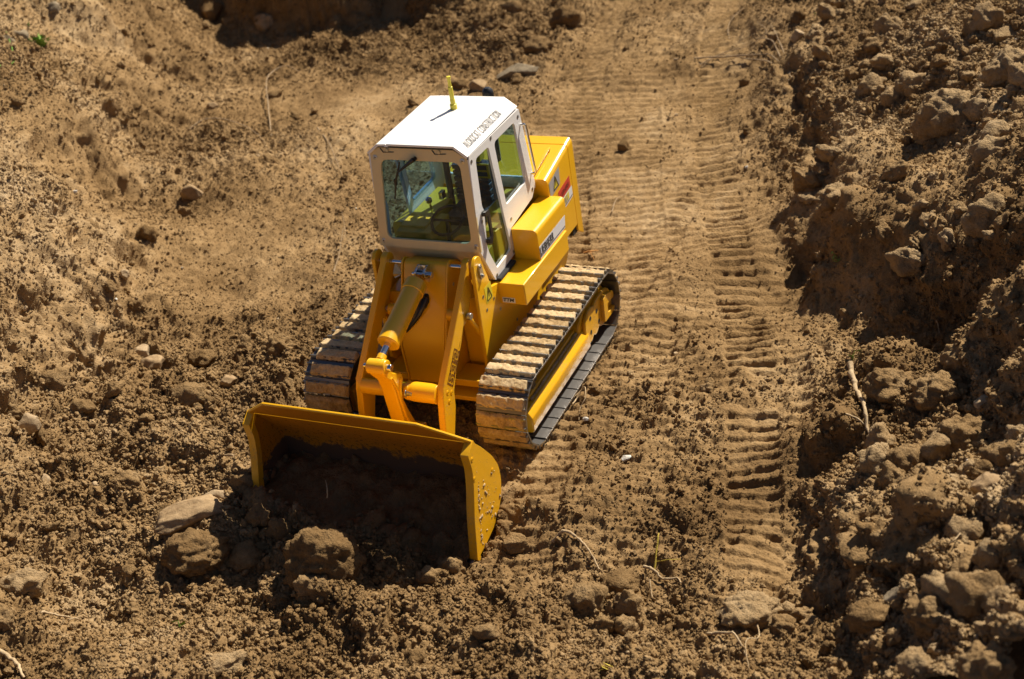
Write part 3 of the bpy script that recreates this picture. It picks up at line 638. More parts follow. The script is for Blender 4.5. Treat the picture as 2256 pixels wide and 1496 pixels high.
# --- superstructure
def loft_x(bm, secs):                                  # secs: (x, closed outline of (y, z))
    prev = None
    for x, sec in secs:
        ring = [bm.verts.new((x, y, z)) for y, z in sec]
        if prev: [bm.faces.new((prev[i], prev[(i + 1) % len(ring)], ring[(i + 1) % len(ring)], ring[i])) for i in range(len(ring))]
        else: bm.faces.new(ring[::-1])
        prev = ring
    bm.faces.new(prev)
hs_ = lambda zb, zt, w=.68: rnd([(-w, zb), (-w, zt), (w, zt), (w, zb)], [.003, .065, .065, .003], 6)
bm = bmesh.new(); loft_x(bm, [(-.672, hs_(.9, 1.749)), (-1.296, hs_(.9, 1.868))]); hood = obj('hood', bm, YEL, LD, bev=.003)
bm = bmesh.new(); loft_x(bm, [(-1.304, hs_(.82, 1.870)), (-1.44, hs_(.72, 1.896)), (-1.455, hs_(.74, 1.885, .668))]); obj('rear_grille_housing', bm, YEL, LD, bev=.003)
bm = bmesh.new(); box(bm, -1.40, -1.2, -.66, .66, .8, 1.8); obj('housing_core', bm, DARK, LD)
bm = bmesh.new(); lathe(bm, (-.98, -.02, 1.78), (-.03, 0, 1), [(0, .04), (.50, .04), (.51, .062), (.80, .062), (.83, .055), (.855, .03)], 20); obj('exhaust_pipe', bm, BLACK, hood)
for s in (1, -1):
    bm = bmesh.new(); y = .52 * s; zz = lambda x: 1.735 + (-.6 - x) * .191 + .0
    tube(bm, [(-.68, y, zz(-.68)), (-.66, y, zz(-.68) + .035), (-.72, y, zz(-.72) + .04), (-1.12, y, zz(-1.12) + .04), (-1.17, y, zz(-1.17) + .035), (-1.15, y, zz(-1.15))], [.012, .016, .016, .016, .016, .012], 8); obj('hood_rail', bm, YEL, hood)
# hood side decals
ys = .6825
bm = bmesh.new(); extr(bm, [(-.90, ys, 1.36), (-1.24, ys, 1.40), (-1.24, ys, 1.53), (-.90, ys, 1.49)], (0, .001, 0)); obj('red_decal', bm, DECAL_RED, hood, sm=0)
bm = bmesh.new(); extr(bm, [(-.80, ys, 1.21), (-1.27, ys, 1.27), (-1.27, ys, 1.395), (-.80, ys, 1.345)], (0, .001, 0)); obj('white_decal', bm, DECAL_WHITE, hood, sm=0)
bm = bmesh.new(); extr(bm, [(-.93, ys, 1.26), (-1.17, ys, 1.29), (-1.17, ys, 1.375), (-.93, ys, 1.345)], (0, .002, 0)); yd = obj('yellow_decal', bm, DECAL_YELLOW, hood, sm=0)
text('NG', 'decal_lettering', (-.98, ys + .003, 1.275), (-1, 0, .11), (0, 0, 1), .075, DECAL_GREY, hood, bold=.02)
text('LIEBHERR', 'red_decal_lettering', (-.95, ys + .0015, 1.40), (-1, 0, .11), (0, 0, 1), .05, INK, hood, width=.25)
bm = bmesh.new(); extr(bm, [(-.80, ys, 1.225), (-1.27, ys, 1.285), (-1.27, ys, 1.295), (-.80, ys, 1.235)], (0, .002, 0)); obj('decal_line', bm, INK, hood, sm=0)
bm = bmesh.new(); extr(bm, [(-.70, ys, 1.52), (-.98, ys, 1.56), (-1.0, ys, 1.75), (-.70, ys, 1.69)], (0, .001, 0)); obj('grey_decal', bm, DECAL_GREY, hood, sm=0)
bm = bmesh.new(); extr(bm, [(-.80, ys, 1.56), (-.93, ys, 1.57), (-.87, ys, 1.70)], (0, .002, 0)); obj('warning_triangle', bm, DECAL_YELLOW, hood, sm=0)
strokes('warning_outline', [([(-.0, 0), (.13, 0), (.065, .13)], True), ([(.065, .03), (.065, .09)], False)], (-.80, ys + .002, 1.562), (-1, 0, .05), (0, 0, 1), 1, .006, INK, hood)
# side boxes (fuel tank on the door side, its twin on the other)
for s in (1, -1):
    bm = bmesh.new(); box(bm, -.60, .59, .52 * s, .862 * s, .965, 1.205); lb = obj('side_box', bm, YEL, LD, bev=.012)
    ts = rnd([(.555 * s, 1.206), (.555 * s, 1.549), (.84 * s, 1.549), (.84 * s, 1.206)], [.003, .003, .06, .003], 6)
    bm = bmesh.new(); loft_x(bm, [(.08, ts), (-.63, ts), (-.70, [(y, min(z, 1.552)) for y, z in ts])]); ub = obj('fuel_tank' if s > 0 else 'tool_box', bm, YEL, LD, bev=.006)
    if s > 0:
        yt = .8415
        bm = bmesh.new(); extr(bm, [(.075, yt, 1.225), (-.612, yt, 1.225), (-.645, yt, 1.36), (.075, yt, 1.36)], (0, .001, 0)); obj('white_stripe', bm, DECAL_WHITE, ub, sm=0)
        bm = bmesh.new(); extr(bm, [(.075, yt, 1.238), (-.612, yt, 1.238), (-.614, yt, 1.248), (.075, yt, 1.248)], (0, .002, 0)); obj('stripe_line', bm, INK, ub, sm=0)
        text('LIEBHERR', 'tank_lettering', (.065, yt + .002, 1.258), (-1, 0, 0), (0, 0, 1), .088, INK, ub, width=.36, bold=0, spacing=1.12, fat=.0025, shear=.0)
        bm = bmesh.new(); extr(bm, [(.592, .60, .985), (.592, .74, .985), (.592, .74, 1.045), (.592, .60, 1.045)], (.001, 0, 0)); tl = obj('label_plate', bm, DECAL_WHITE, lb, sm=0)
        text('TTM', 'label_lettering', (.5935, .61, .998), (0, 1, 0), (0, 0, 1), .038, INK, lb, width=.12, bold=.03, shear=.2)
# chassis side panels and loader towers
for s in (1, -1):
    top = arc(.925, 1.60, .085, 60, 150, 6)
    bm = bmesh.new()
    prism(bm, [(1.08, .50), (1.02, 1.62)] + top + [(.72, 1.24), (.58, 1.20), (-1.0, 1.20), (-1.20, .60), (-1.05, .45), (.85, .28)], .535 * s, .572 * s)
    tw = obj('chassis_side_plate', bm, YEL, LD, bev=.006)
    for x, z in ((.905, 1.44), (.93, 1.24), (.72, 1.10), (.62, .92), (.90, 1.07), (.3, .6), (-1.02, 1.12), (-1.0, .85)): screw(tw, (x, .573 * s, z), (0, s, 0), .019)
    bm = bmesh.new(); plate(bm, rnd([(.945, 1.595), (.885, 1.60), (.865, 1.45), (.90, 1.43), (.935, 1.45)], .02), [], lambda x, z: Vector((x, .574 * s, z)), (0, .016 * s, 0)); obj('pin_retainer', bm, STEEL, tw, bev=.003)
    screw(tw, (.915, .592 * s, 1.565), (0, s, 0), .016); screw(tw, (.90, .59 * s, 1.465), (0, s, 0), .017, 'bolt')
    # warning sticker
    if s > 0:
        bm = bmesh.new(); extr(bm, [(.885, .5735, 1.31), (.885, .5735, 1.13), (.735, .5735, 1.13), (.735, .5735, 1.31)], (0, .001, 0)); obj('warning_sticker', bm, DECAL_YELLOW, tw, sm=0)
        strokes('warning_outline', [(rnd([(0, 0), (.11, 0), (.055, .135)], .015, 2), True), ([(.055, .035), (.055, .09)], False)], (.865, .5745, 1.150), (-1, 0, 0), (0, 0, 1), 1, .006, INK, tw)
# inner chassis body
bm = bmesh.new(); prism(bm, [(.62, .30), (.62, 1.20), (-1.15, 1.20), (-1.25, .55), (-1.0, .30)], -.534, .534); obj('chassis_body', bm, YEL, LD, bev=.01)
# front frame box
bm = bmesh.new()
prism(bm, [(.64, 1.50)] + arc(.915, 1.545, .055, 110, 20, 5) + [(1.30, .82), (1.285, .385), (.64, .32)], -.238, .238)
for s in (1, -1): prism(bm, [(.64, 1.45)] + arc(.918, 1.552, .068, 120, 15, 6) + [(1.312, .80), (1.30, .37), (.64, .30)], .242 * s, .262 * s)
ff = obj('front_frame', bm, YEL, LD, bev=.008)
bm = bmesh.new(); extr(bm, [(1.0, -.534, .28), (1.0, .534, .28), (1.34, .534, .25), (1.34, -.534, .25)], (0, 0, .05)); box(bm, .64, .90, -.534, -.27, .3, 1.2); box(bm, .64, .90, .27, .534, .3, 1.2); box(bm, .95, 1.25, -.533, .533, .36, .44); obj('front_crossmember', bm, YEL, LD, bev=.008)
for x, z in ((.93, 1.36), (1.08, 1.12), (1.2, .86), (1.22, .55)): screw(ff, (x, .263, z), (0, 1, 0), .02); screw(ff, (x, -.263, z), (0, -1, 0), .02)
bm = bmesh.new(); cyl(bm, (.92, -.575, 1.56), (.92, .575, 1.56), .024); obj('pivot_shaft', bm, CHROME, LD)
# cable slot and cable
FP = lambda y, z, o: Vector((1.674 - .457 * z + o, y, z + o * .457))
bm = bmesh.new(); tube(bm, [FP(.03, 1.29, -.03), FP(.035, 1.265, .03), FP(.015, 1.20, .045), FP(-.03, 1.12, .04), FP(-.11, 1.03, .03), FP(-.19, .95, .015)], [.026, .027, .026, .024, .022, .018], 10)
tube(bm, [FP(-.01, 1.29, -.03), FP(-.008, 1.26, .03), FP(-.035, 1.18, .045), FP(-.08, 1.10, .04), FP(-.15, 1.02, .03)], [.02, .022, .022, .02, .016], 8); obj('hose', bm, BLACK, ff)
bm = bmesh.new(); extr(bm, [FP(y, z, .0015) for y, z in rnd([(-.03, 1.31), (.05, 1.315), (.065, 1.25), (.02, 1.17), (-.03, 1.17)], .02)], (.003, 0, .0015)); obj('hose_slot', bm, DARK, ff)
# lift arms
for s in (1, -1):
    poly = [(.835, 1.50)] + arc(.92, 1.565, .09, 165, 30, 7) + [(1.01, 1.585), (1.865, .755), (1.905, .66), (1.915, .60), (1.955, .42), (1.975, .30), (2.02, .19), (2.16, .16), (2.16, .02), (1.84, .0), (1.82, .18), (1.70, .44), (1.672, .60), (1.55, .78), (1.33, 1.00), (1.27, 1.09), (1.18, 1.10)]
    bm = bmesh.new(); prism(bm, poly, .418 * s, .488 * s); arm = obj('lift_arm', bm, YEL_LOW if s > 0 else YEL, LD, bev=.009)
    for x, z in ((1.80, .565), (1.73, .625), (1.80, .67)): screw(arm, (x, .489 * s, z), (0, s, 0), .024, ml=YEL)
    for d in (1, -1):
        bm = bmesh.new(); y0 = (.453 + .036 * d) * s; cyl(bm, (1.18, y0, 1.16), (1.18, y0 + .05 * d * s, 1.16), .022, n=14); cyl(bm, (1.18, y0 + .012 * d * s, 1.16), (1.18, y0 + .055 * d * s, 1.16), .036, n=16); obj('arm_bolt', bm, STEEL, arm, bev=.004)
    bm = bmesh.new(); cyl(bm, (1.18, .37 * s, 1.16), (1.18, .29 * s, 1.16), .062, n=20); obj('cylinder_eye', bm, YEL, arm, bev=.006)
    bm = bmesh.new(); cyl(bm, (1.17, .513 * s, 1.13), (.74, .513 * s, .42), .024); cyl(bm, (1.10, .513 * s, 1.02), (.70, .513 * s, .36), .0225 + .0, n=20); lc = obj('lift_cylinder', bm, YEL, LD)
    if s > 0:
        # outlined 632 reading up the arm
        d = Vector((-.7175, 0, .6966)); up = Vector((-.6966, 0, -.7175)); up = Vector((.6966, 0, .7175)) * -1
        six = [([(0, 0), (.56, 0), (.56, .60), (.2, .60), (.2, .80), (.56, .80), (.56, 1.0), (0, 1.0)], True), ([(.2, .2), (.36, .2), (.36, .42), (.2, .42)], True)]
        thr = [([(0, 0), (.56, 0), (.56, 1.0), (0, 1.0), (0, .8), (.36, .8), (.36, .6), (.12, .6), (.12, .42), (.36, .42), (.36, .2), (0, .2)], True)]
        two = [([(0, 0), (.56, 0), (.56, .2), (.2, .2), (.2, .42), (.56, .42), (.56, 1.0), (0, 1.0), (0, .8), (.36, .8), (.36, .6), (0, .6)], True)]
        org = Vector((1.685, .4885, .672))
        for i, dg in enumerate((six, thr, two)):
            strokes('digit', [([(q[0] * 1.45, q[1]) for q in rnd(lp, .05, 2)], c) for lp, c in dg], org + d * (.122 * i), d, Vector((.6966, 0, .7175)), .120, .05, INK_BROWN, arm)
        bm = bmesh.new(); o2 = org + d * .37 + Vector((.6966, 0, .7175)) * .02
        extr(bm, [o2 + d * a + Vector((.6966, 0, .7175)) * b for a, b in ((0, 0), (.07, 0), (.07, .006), (0, .006))], (0, .001, 0)); obj('arm_line', bm, INK_BROWN, arm, sm=0)
# crossbar with collar and clamp
bm = bmesh.new(); lathe(bm, (1.855, -.419, .675), (0, 1, 0), [(0, .080), (.44, .080), (.50, .080), (.56, .096), (.60, .098), (.838, .098)], 40)
cb = obj('crossbar', bm, YEL, LD, bev=.004)
# bellcrank
BC = [(2.075, 1.075)] + arc(2.14, 1.13, .075, 200, 20, 10) + [(2.215, 1.10), (2.165, 1.03), (2.095, .94), (2.062, .80), (2.052, .66), (2.028, .44), (1.97, .22), (1.88, .05), (1.72, .02), (1.64, .08), (1.64, .15), (1.75, .19), (1.83, .30), (1.90, .48), (1.95, .64), (1.94, .75), (1.885, .82), (1.875, .885), (2.03, 1.0)]
bm = bmesh.new(); prism(bm, BC, -.075, .075); cyl(bm, (2.14, -.10, 1.13), (2.14, .10, 1.13), .074, n=28); bc = obj('bellcrank', bm, YEL, LD, bev=.012, seg=3)
bm = bmesh.new()                                        # raised web rim
ct = [Vector((x, z)) for x, z in ((2.08, .97), (2.02, .80), (2.005, .66), (1.975, .46), (1.90, .26), (1.80, .14))]
tube(bm, [(p.x, .076, p.y) for p in ct], .016, 6); tube(bm, [(1.93, .076, .87), (1.97, .076, .78), (2.0, .076, .7)], .014, 6); obj('rib', bm, YEL, bc)
bm = bmesh.new(); cyl(bm, (2.14, -.155, 1.13), (2.14, .145, 1.13), .02); cyl(bm, (2.14, .10, 1.13), (2.14, .15, 1.13), .036, n=20); cyl(bm, (2.14, -.10, 1.13), (2.14, -.125, 1.13), .034, n=6); obj('pin', bm, CHROME, bc, bev=.004)
bm = bmesh.new(); prism(bm, rnd([(1.80, .775), (1.93, .765), (1.955, .66), (1.90, .585), (1.80, .58)], .04), .078, .125); cl = obj('clamp', bm, YEL, cb, bev=.006)
bm = bmesh.new(); cyl(bm, (1.93, .10, .70), (1.93, .115, .70), .040, n=20); cyl(bm, (1.93, .115, .70), (1.93, .175, .70), .026, n=20); obj('clamp_bolt', bm, STEEL, cb, bev=.005)
# tilt cylinder
A_ = Vector((2.13, 0, 1.145)); B_ = Vector((1.06, 0, 1.535)); dv = (B_ - A_).normalized(); L_ = (B_ - A_).length
bm = bmesh.new(); q0 = A_ + dv * .245
lathe(bm, q0, dv, [(0, .07), (.0, .095), (.012, .112), (.20, .112), (.204, .106), (.64, .106), (.645, .115), (.76, .115), (.772, .10), (.80, .05)], 36); tc_ = obj('tilt_cylinder', bm, YEL, LD, sm=30)
bm = bmesh.new(); cyl(bm, A_ + dv * .08, q0 + dv * .05, .036, n=24); obj('piston_rod', bm, CHROME, tc_)
bm = bmesh.new(); cyl(bm, A_ + dv * .05, A_ + dv * .11, .047, n=20); cyl(bm, (A_.x, -.03, A_.z), (A_.x, .03, A_.z), .06, n=20); obj('rod_eye', bm, YEL, tc_, bev=.004)
bm = bmesh.new()
for s in (1, -1): prism(bm, rnd([(.94, 1.575), (1.0, 1.60), (1.10, 1.565), (1.10, 1.49), (1.04, 1.42), (1.0, 1.40)], .02), .035 * s, .058 * s)
prism(bm, [(.955, 1.575), (1.0, 1.592), (1.03, 1.47), (1.0, 1.46)], -.036, .036)
cyl(bm, (1.06, -.10, 1.525), (1.06, .10, 1.525), .018); cyl(bm, (1.06, .058, 1.525), (1.06, .125, 1.525), .033, n=20)
extr(bm, [(1.055, -.06, 1.50), (1.11, -.16, 1.48), (1.12, -.15, 1.46), (1.07, -.05, 1.47)], (0, 0, .012)); obj('cylinder_bracket', bm, CHROME, ff, bev=.003)
# --- bucket
BP = [(2.690, .840), (2.545, .655), (2.385, .44), (2.325, .30), (2.312, .18), (2.318, .09), (2.365, 0.0), (2.44, -.11), (2.55, -.20), (2.75, -.252), (3.00, -.285)]
def shell(pts, th):                                     # offset polyline inward
    v = [Vector(p) for p in pts]; out = []
    for i in range(len(v)):
        d = (v[min(i + 1, len(v) - 1)] - v[max(i - 1, 0)]).normalized(); out.append(v[i] + Vector((-d.y, d.x)) * th)
    return out
BPs = [tuple(p) for p in rnd(BP, [0] + [.05] * 9 + [0], 3)][0:] ; BPs = BPs[:]
bm = bmesh.new(); ins = shell(BPs, .022); ins = [tuple(p) for p in ins]; n = len(BPs)
outer_v = [[bm.verts.new((x, y, z)) for x, z in BPs] for y in (-1.16, 1.16)]; inner_v = [[bm.verts.new((x, y, z)) for x, z in ins] for y in (-1.16, 1.16)]
for k in range(n - 1):
    bm.faces.new((outer_v[0][k], outer_v[1][k], outer_v[1][k + 1], outer_v[0][k + 1])).material_index = 0
    bm.faces.new((inner_v[0][k + 1], inner_v[1][k + 1], inner_v[1][k], inner_v[0][k])).material_index = 1
for k in (0, n - 1): bm.faces.new((outer_v[0][k], inner_v[0][k], inner_v[1][k], outer_v[1][k]))
for j in (0, 1): [bm.faces.new((outer_v[j][k], outer_v[j][k + 1], inner_v[j][k + 1], inner_v[j][k])) for k in range(n - 1)]
bk = obj('bucket', bm, [YEL_LOW, YEL_CAKED_SHADED], LD)
# spill guard: continues the back sheet up and forward, corners cut down to the sides
bm = bmesh.new(); sd = (Vector((2.916, 0, 1.136)) - Vector((2.690, 0, .840))); nn = Vector((sd.z, 0, -sd.x)).normalized() * .022
lo = Vector((2.690, 0, .842)); pts = [lo + Vector((0, -1.185, .0)) + sd * .02, lo + Vector((0, -.807, 0)) + sd, lo + Vector((0, .807, 0)) + sd, lo + Vector((0, 1.185, 0)) + sd * .02]
pts = [pts[0], pts[1], pts[2], pts[3]]
extr(bm, [p for p in pts], nn); obj('spill_guard', bm, [YEL_CAKED_SHADED], bk, bev=.003)
bm = bmesh.new(); tube(bm, [p + nn * .5 for p in pts], .0145, 8); obj('guard_rim', bm, YEL, bk)
for s in (1, -1):
    sp = rnd([(2.70, .842), (2.545, .665), (2.385, .45), (2.305, .28), (2.300, .13), (2.35, -.02), (2.44, -.13), (2.56, -.215), (2.76, -.262), (2.985, -.292), (2.905, .12), (2.80, .42), (2.765, .60), (2.80, .755)], [.01, .05, .05, .05, .05, .05, .05, .05, .05, .01, .05, .05, .05, .01], 3)
    bm = bmesh.new(); prism(bm, sp, 1.16 * s, 1.188 * s); pl = obj('bucket_side_plate', bm, YEL_LOW, bk, bev=.003)
    bm = bmesh.new(); c_ = Vector((2.62, .25)); prism(bm, [tuple(c_ + (Vector(p) - c_) * .96) for p in sp], 1.154 * s, 1.1585 * s); obj('side_shade_liner', bm, YEL_CAKED_SHADED, pl)  # added sheet that darkens the inner wall to stand in for shade
    # specks of mud stuck to the outside
    bm = bmesh.new(); r_ = random.Random(5 + s)
    for k in range(70):
        if k < 34: x = r_.uniform(2.38, 2.80); z = r_.uniform(-.22, .45) * r_.random() ** .5 - .02
        else: z = r_.uniform(-.25, .55); x = 2.71 + (.55 - z) * .20 + r_.gauss(0, .012)
        if z < -.25 + (2.6 - x) * .3: continue
        q = r_.choice((.006, .008, .010, .014, .018)); m4 = Matrix.Translation((x, 1.189 * s, z)) @ Matrix.Rotation(r_.uniform(0, 3), 4, 'Y') @ Matrix.Diagonal((q * r_.uniform(.7, 1.8), q * .5, q, 1))
        bmesh.ops.create_icosphere(bm, subdivisions=1, radius=1, matrix=m4)
    ms = obj('mud_specks', bm, MUD, pl, sm=60); ms['kind'] = 'stuff'
    # side cutter: thicker strip along the front edge
    fs = [(2.695, .852), (2.830, .770), (2.805, .60), (2.835, .44), (2.935, .13), (3.02, -.27), (2.965, -.31), (2.86, .10), (2.765, .40), (2.735, .60), (2.745, .735), (2.672, .80)]
    bm = bmesh.new(); prism(bm, rnd(fs, [.005, .01, .04, .05, .05, .01, .01, .05, .05, .05, .01, .01], 3), 1.125 * s, 1.205 * s); sc_ = obj('side_cutter', bm, YEL_LOW, pl, bev=.005)
    for x, z in ((2.775, .70), (2.80, .50), (2.43, .32)): screw(pl, (x, (1.206 if x > 2.6 else 1.189) * s, z), (0, s, 0), .024, ml=YEL)
bm = bmesh.new(); prism(bm, [(2.94, -.262), (3.06, -.300), (3.06, -.307), (2.94, -.292)], -1.16, 1.16); obj('cutting_edge', bm, STEEL, bk)
for s in (1, -1):
    bm = bmesh.new(); prism(bm, rnd([(2.02, .20), (2.30, .30), (2.305, .1), (2.14, -.03), (2.02, .02)], .03), .36 * s, .412 * s); obj('bucket_lug', bm, YEL, bk, bev=.005)
    bm = bmesh.new(); prism(bm, rnd([(2.0, .30), (2.31, .33), (2.305, .12), (2.05, .12)], .03), .09 * s, .12 * s); obj('bucket_lug', bm, YEL, bk, bev=.005)
bm = bmesh.new(); tube(bm, [(1.72, 0, .10), (2.2, 0, .28)], .05, 10); obj('link_rod', bm, YEL, LD)

# --- crawler tracks
ZC, RT, XF, XR, NS = .3065, .3785, 1.36, -.54, 35
LS = XF - XR; CIRC = 2 * LS + 2 * math.pi * RT; PT = CIRC / NS
def on_loop(s):                                        # position, tangent, outward normal
    s %= CIRC
    if s < LS: return Vector((XR + s, 0, ZC + RT)), Vector((1, 0, 0)), Vector((0, 0, 1))
    s -= LS
    if s < math.pi * RT:
        a = math.pi / 2 - s / RT; return Vector((XF + RT * math.cos(a), 0, ZC + RT * math.sin(a))), Vector((math.sin(a), 0, -math.cos(a))), Vector((math.cos(a), 0, math.sin(a)))
    s -= math.pi * RT
    if s < LS: return Vector((XF - s, 0, ZC - RT)), Vector((-1, 0, 0)), Vector((0, 0, -1))
    s -= LS; a = -math.pi / 2 - s / RT
    return Vector((XR + RT * math.cos(a), 0, ZC + RT * math.sin(a))), Vector((math.sin(a), 0, -math.cos(a))), Vector((math.cos(a), 0, math.sin(a)))
def shoe_mesh(seed, mud, bare):
    r = random.Random(seed); bm = bmesh.new(); h = PT / 2; W = .2645
    box(bm, -h + .008, h + .002, -W, W - .006, -.006, .006, 0)                # base plate
    box(bm, -h + .006, -h + .020, -W, W - .006, -.015, -.0062, 0)             # inner overlap lip
    box(bm, -h + .010, h + .0, W - .0055, W, -.008, .008, 3)                  # bright worn outer edge
    for x0, x1, hh in ((-.060, -.048, .040), (.036, .050, .046)):             # grousers
        pp = [(x0 - .004, .0062), (x1 + .004, .0062), (x1, hh), (x0, hh)]
        a = [bm.verts.new((x, -W + .004, z)) for x, z in pp]; b = [bm.verts.new((x, W - .001, z)) for x, z in pp]
        for f in (a, b[::-1]): bm.faces.new(f)
        for i in range(4): bm.faces.new((a[i], b[i], b[(i + 1) % 4], a[(i + 1) % 4]))
    for y in (-.055, .055): box(bm, -.083, -.066, y - .012, y + .012, .0062, .0085, 2)
    nx, ny = 12, 46; y0, y1 = -W - .002, W - bare                             # mud packed between and over the grousers
    X0, XW = (-.078, .156) if seed >= 20 else (-.070, .128)
    P = np.array([(X0 + XW * i / nx, y0 + (y1 - y0) * j / ny) for j in range(ny + 1) for i in range(nx + 1)])
    Q = np.column_stack([P, np.full(len(P), seed * 3.1)])
    nz = fbm(Q, 14, 4, seed, .6); big = fbm(Q, 4, 2, seed + 50)
    u = (P[:, 0] - X0) / XW; v = (P[:, 1] - y0) / (y1 - y0)
    e = np.clip(np.minimum(u, 1 - u) / .10, 0, 1) ** .45 * np.clip(np.minimum(v, 1 - v) / .02, 0, 1) ** .5
    z = .004 + e * (.044 * mud + .012 * nz + .012 * big)
    x = P[:, 0] + .010 * fbm(Q, 18, 3, seed + 9) * (np.abs(u - .5) > .38)
    vs = [bm.verts.new((a, b, c)) for a, b, c in zip(x, P[:, 1], z)]
    for j in range(ny):
        for i in range(nx):
            k = j * (nx + 1) + i; f = bm.faces.new((vs[k], vs[k + 1], vs[k + nx + 2], vs[k + nx + 1])); f.material_index = 1; f.smooth = True
    me = bpy.data.meshes.new('track_shoe'); bmesh.ops.recalc_face_normals(bm, faces=[f for f in bm.faces if f.material_index != 1]); bm.to_mesh(me); bm.free()
    for m_ in (SHOE, MUD, DARK, STEEL): me.materials.append(m_)
    return me
shoes = [shoe_mesh(i, m_, b) for i, (m_, b) in enumerate(((1.0, .012), (1.12, .03), (.95, .02), (1.08, .06), (1.0, .02), (1.1, .05)))]
shoes_low = [shoe_mesh(20 + i, m_, b) for i, (m_, b) in enumerate(((.95, .006), (.85, .01), (1.0, .008)))]
for s in (1, -1):
    tr = bpy.data.objects.new('crawler_track', None); link(tr, LD); yc = .985 * s
    off = (-.5726 - XR) + (0.0 if s > 0 else .06)
    for k in range(NS):
        sp_ = off + k * PT; p, tg, nr = on_loop(sp_)
        if tg.z == 0 and nr.z > 0: p.z -= .012 * math.sin(math.pi * (p.x - XR) / LS)
        low = nr.z < .35; me = (shoes_low if low else shoes)[random.randrange(3 if low else 6)]
        o = link(bpy.data.objects.new('track_shoe', me), tr); o.location = (p.x, yc, p.z); b = nr.cross(tg)
        if s > 0: o.matrix_basis = Matrix(((tg.x, b.x, nr.x, p.x), (tg.y, b.y, nr.y, yc), (tg.z, b.z, nr.z, p.z), (0, 0, 0, 1)))
        else: o.matrix_basis = Matrix(((-tg.x, -b.x, nr.x, p.x), (-tg.y, -b.y, nr.y, yc), (-tg.z, -b.z, nr.z, p.z), (0, 0, 0, 1)))
    # frame beam
    bm = bmesh.new(); yo = yc + .0; f = lambda q: yc + q * s
    sec = [(f(-.12), .0), (f(-.12), .27), (f(.125), .275), (f(.175), .20), (f(.178), .055), (f(.165), .03)]
    extr(bm, [(1.44, y, z) for y, z in sec] if s > 0 else [(1.44, y, z) for y, z in sec][::-1], (-1.60, 0, 0))
    fr = obj('track_frame', bm, YEL_LOW, tr, bev=.012, seg=3)
    bm = bmesh.new(); box(bm, -.15, 1.28, *sorted((f(-.10), f(.075))), .272, .32); obj('frame_top', bm, YEL_LOW, tr, bev=.01)
    # soil shelf on the beam
    bm = bmesh.new(); gg = []
    for j in range(70):
        x = -.05 + 1.3 * j / 69; wv = .5 * vnoise(np.array([[x * 9, s, 0]]), 4)[0]
        gg.append([bm.verts.new((x, f(.07 + .035 * q / 3 + .01 * wv), .277 + .03 * math.sin(math.pi * q / 3) * (.6 + wv) + .006 * random.random())) for q in range(4)])
    for j in range(69):
        for q in range(3): bm.faces.new((gg[j][q], gg[j][q + 1], gg[j + 1][q + 1], gg[j + 1][q]))
    obj('soil_on_frame', bm, MUD, tr)
    # final drive housing with scalloped cover
    bm = bmesh.new(); cyl(bm, (XR - .02, f(-.1), ZC - .02), (XR - .02, f(.10), ZC - .02), .275, n=40)
    prism(bm, rnd([(-.02, .03), (-.02, .36), (-.20, .46), (-.45, .47), (-.80, .45), (-.86, .1), (-.6, .02)], .07), f(-.05) if s > 0 else f(.12), f(.12) if s > 0 else f(-.05)); hs = obj('drive_housing', bm, YEL_LOW, tr, bev=.02, seg=3)
    cv = [(-.10, .20), (-.14, .39), (-.26, .44)]
    out_ = [(-.13, .13), (-.09, .22), (-.12, .36), (-.24, .44), (-.36, .425), (-.40, .395), (-.44, .43), (-.60, .44), (-.78, .42), (-.88, .34), (-.90, .24), (-.90, .10), (-.84, .055), (-.60, .05), (-.52, .07), (-.48, .11), (-.43, .07), (-.36, .055), (-.31, .10), (-.26, .055), (-.17, .06)]
    bm = bmesh.new(); prism(bm, rnd(out_, .03, 3), *sorted((f(.122), f(.165)))); cv_ = obj('drive_cover', bm, YEL_LOW, tr, bev=.014, seg=3)
    bm = bmesh.new(); prism(bm, rnd([(-.56, .10), (-.58, .38), (-.66, .40), (-.88, .33), (-.88, .25), (-.68, .27), (-.68, .16), (-.88, .15), (-.88, .09)], .025, 3), *sorted((f(.166), f(.205)))); obj('cover_rib', bm, YEL_LOW, tr, bev=.012, seg=3)
    for x, z in ((-.26, .33), (-.45, .31), (-.24, .17), (-.48, .17)):
        bm = bmesh.new(); cyl(bm, (x, f(.1655), z), (x, f(.1675), z), .026, n=16); obj('bolt_hole', bm, DARK, cv_)
    # idler, sprocket, rollers, chain
    bm = bmesh.new(); lathe(bm, (XF, f(-.06), ZC), (0, s, 0), [(0, .10), (0, .33), (.035, .345), (.085, .345), (.12, .33), (.12, .26), (.09, .24), (.09, .1), (.13, .09)], 40); obj('idler_wheel', bm, SHOE, tr)
    bm = bmesh.new(); teeth = []
    for i in range(36): a = 2 * math.pi * i / 36; rr = .345 if i % 2 else .31; teeth.append((XR + rr * math.cos(a), ZC + rr * math.sin(a)))
    prism(bm, teeth, *sorted((f(-.05), f(-.02)))); obj('sprocket', bm, SHOE, tr)
    for x in (.25, .65, 1.02):
        bm = bmesh.new(); lathe(bm, (x, f(-.08), .02), (0, s, 0), [(0, .05), (0, .07), (.05, .06), (.11, .06), (.16, .07), (.16, .04)], 20); obj('roller', bm, SHOE, tr)
    bm = bmesh.new(); box(bm, 1.44, 1.60, *sorted((f(.05), f(.12))), .25, .36); obj('idler_bracket', bm, SHOE, tr, bev=.006)
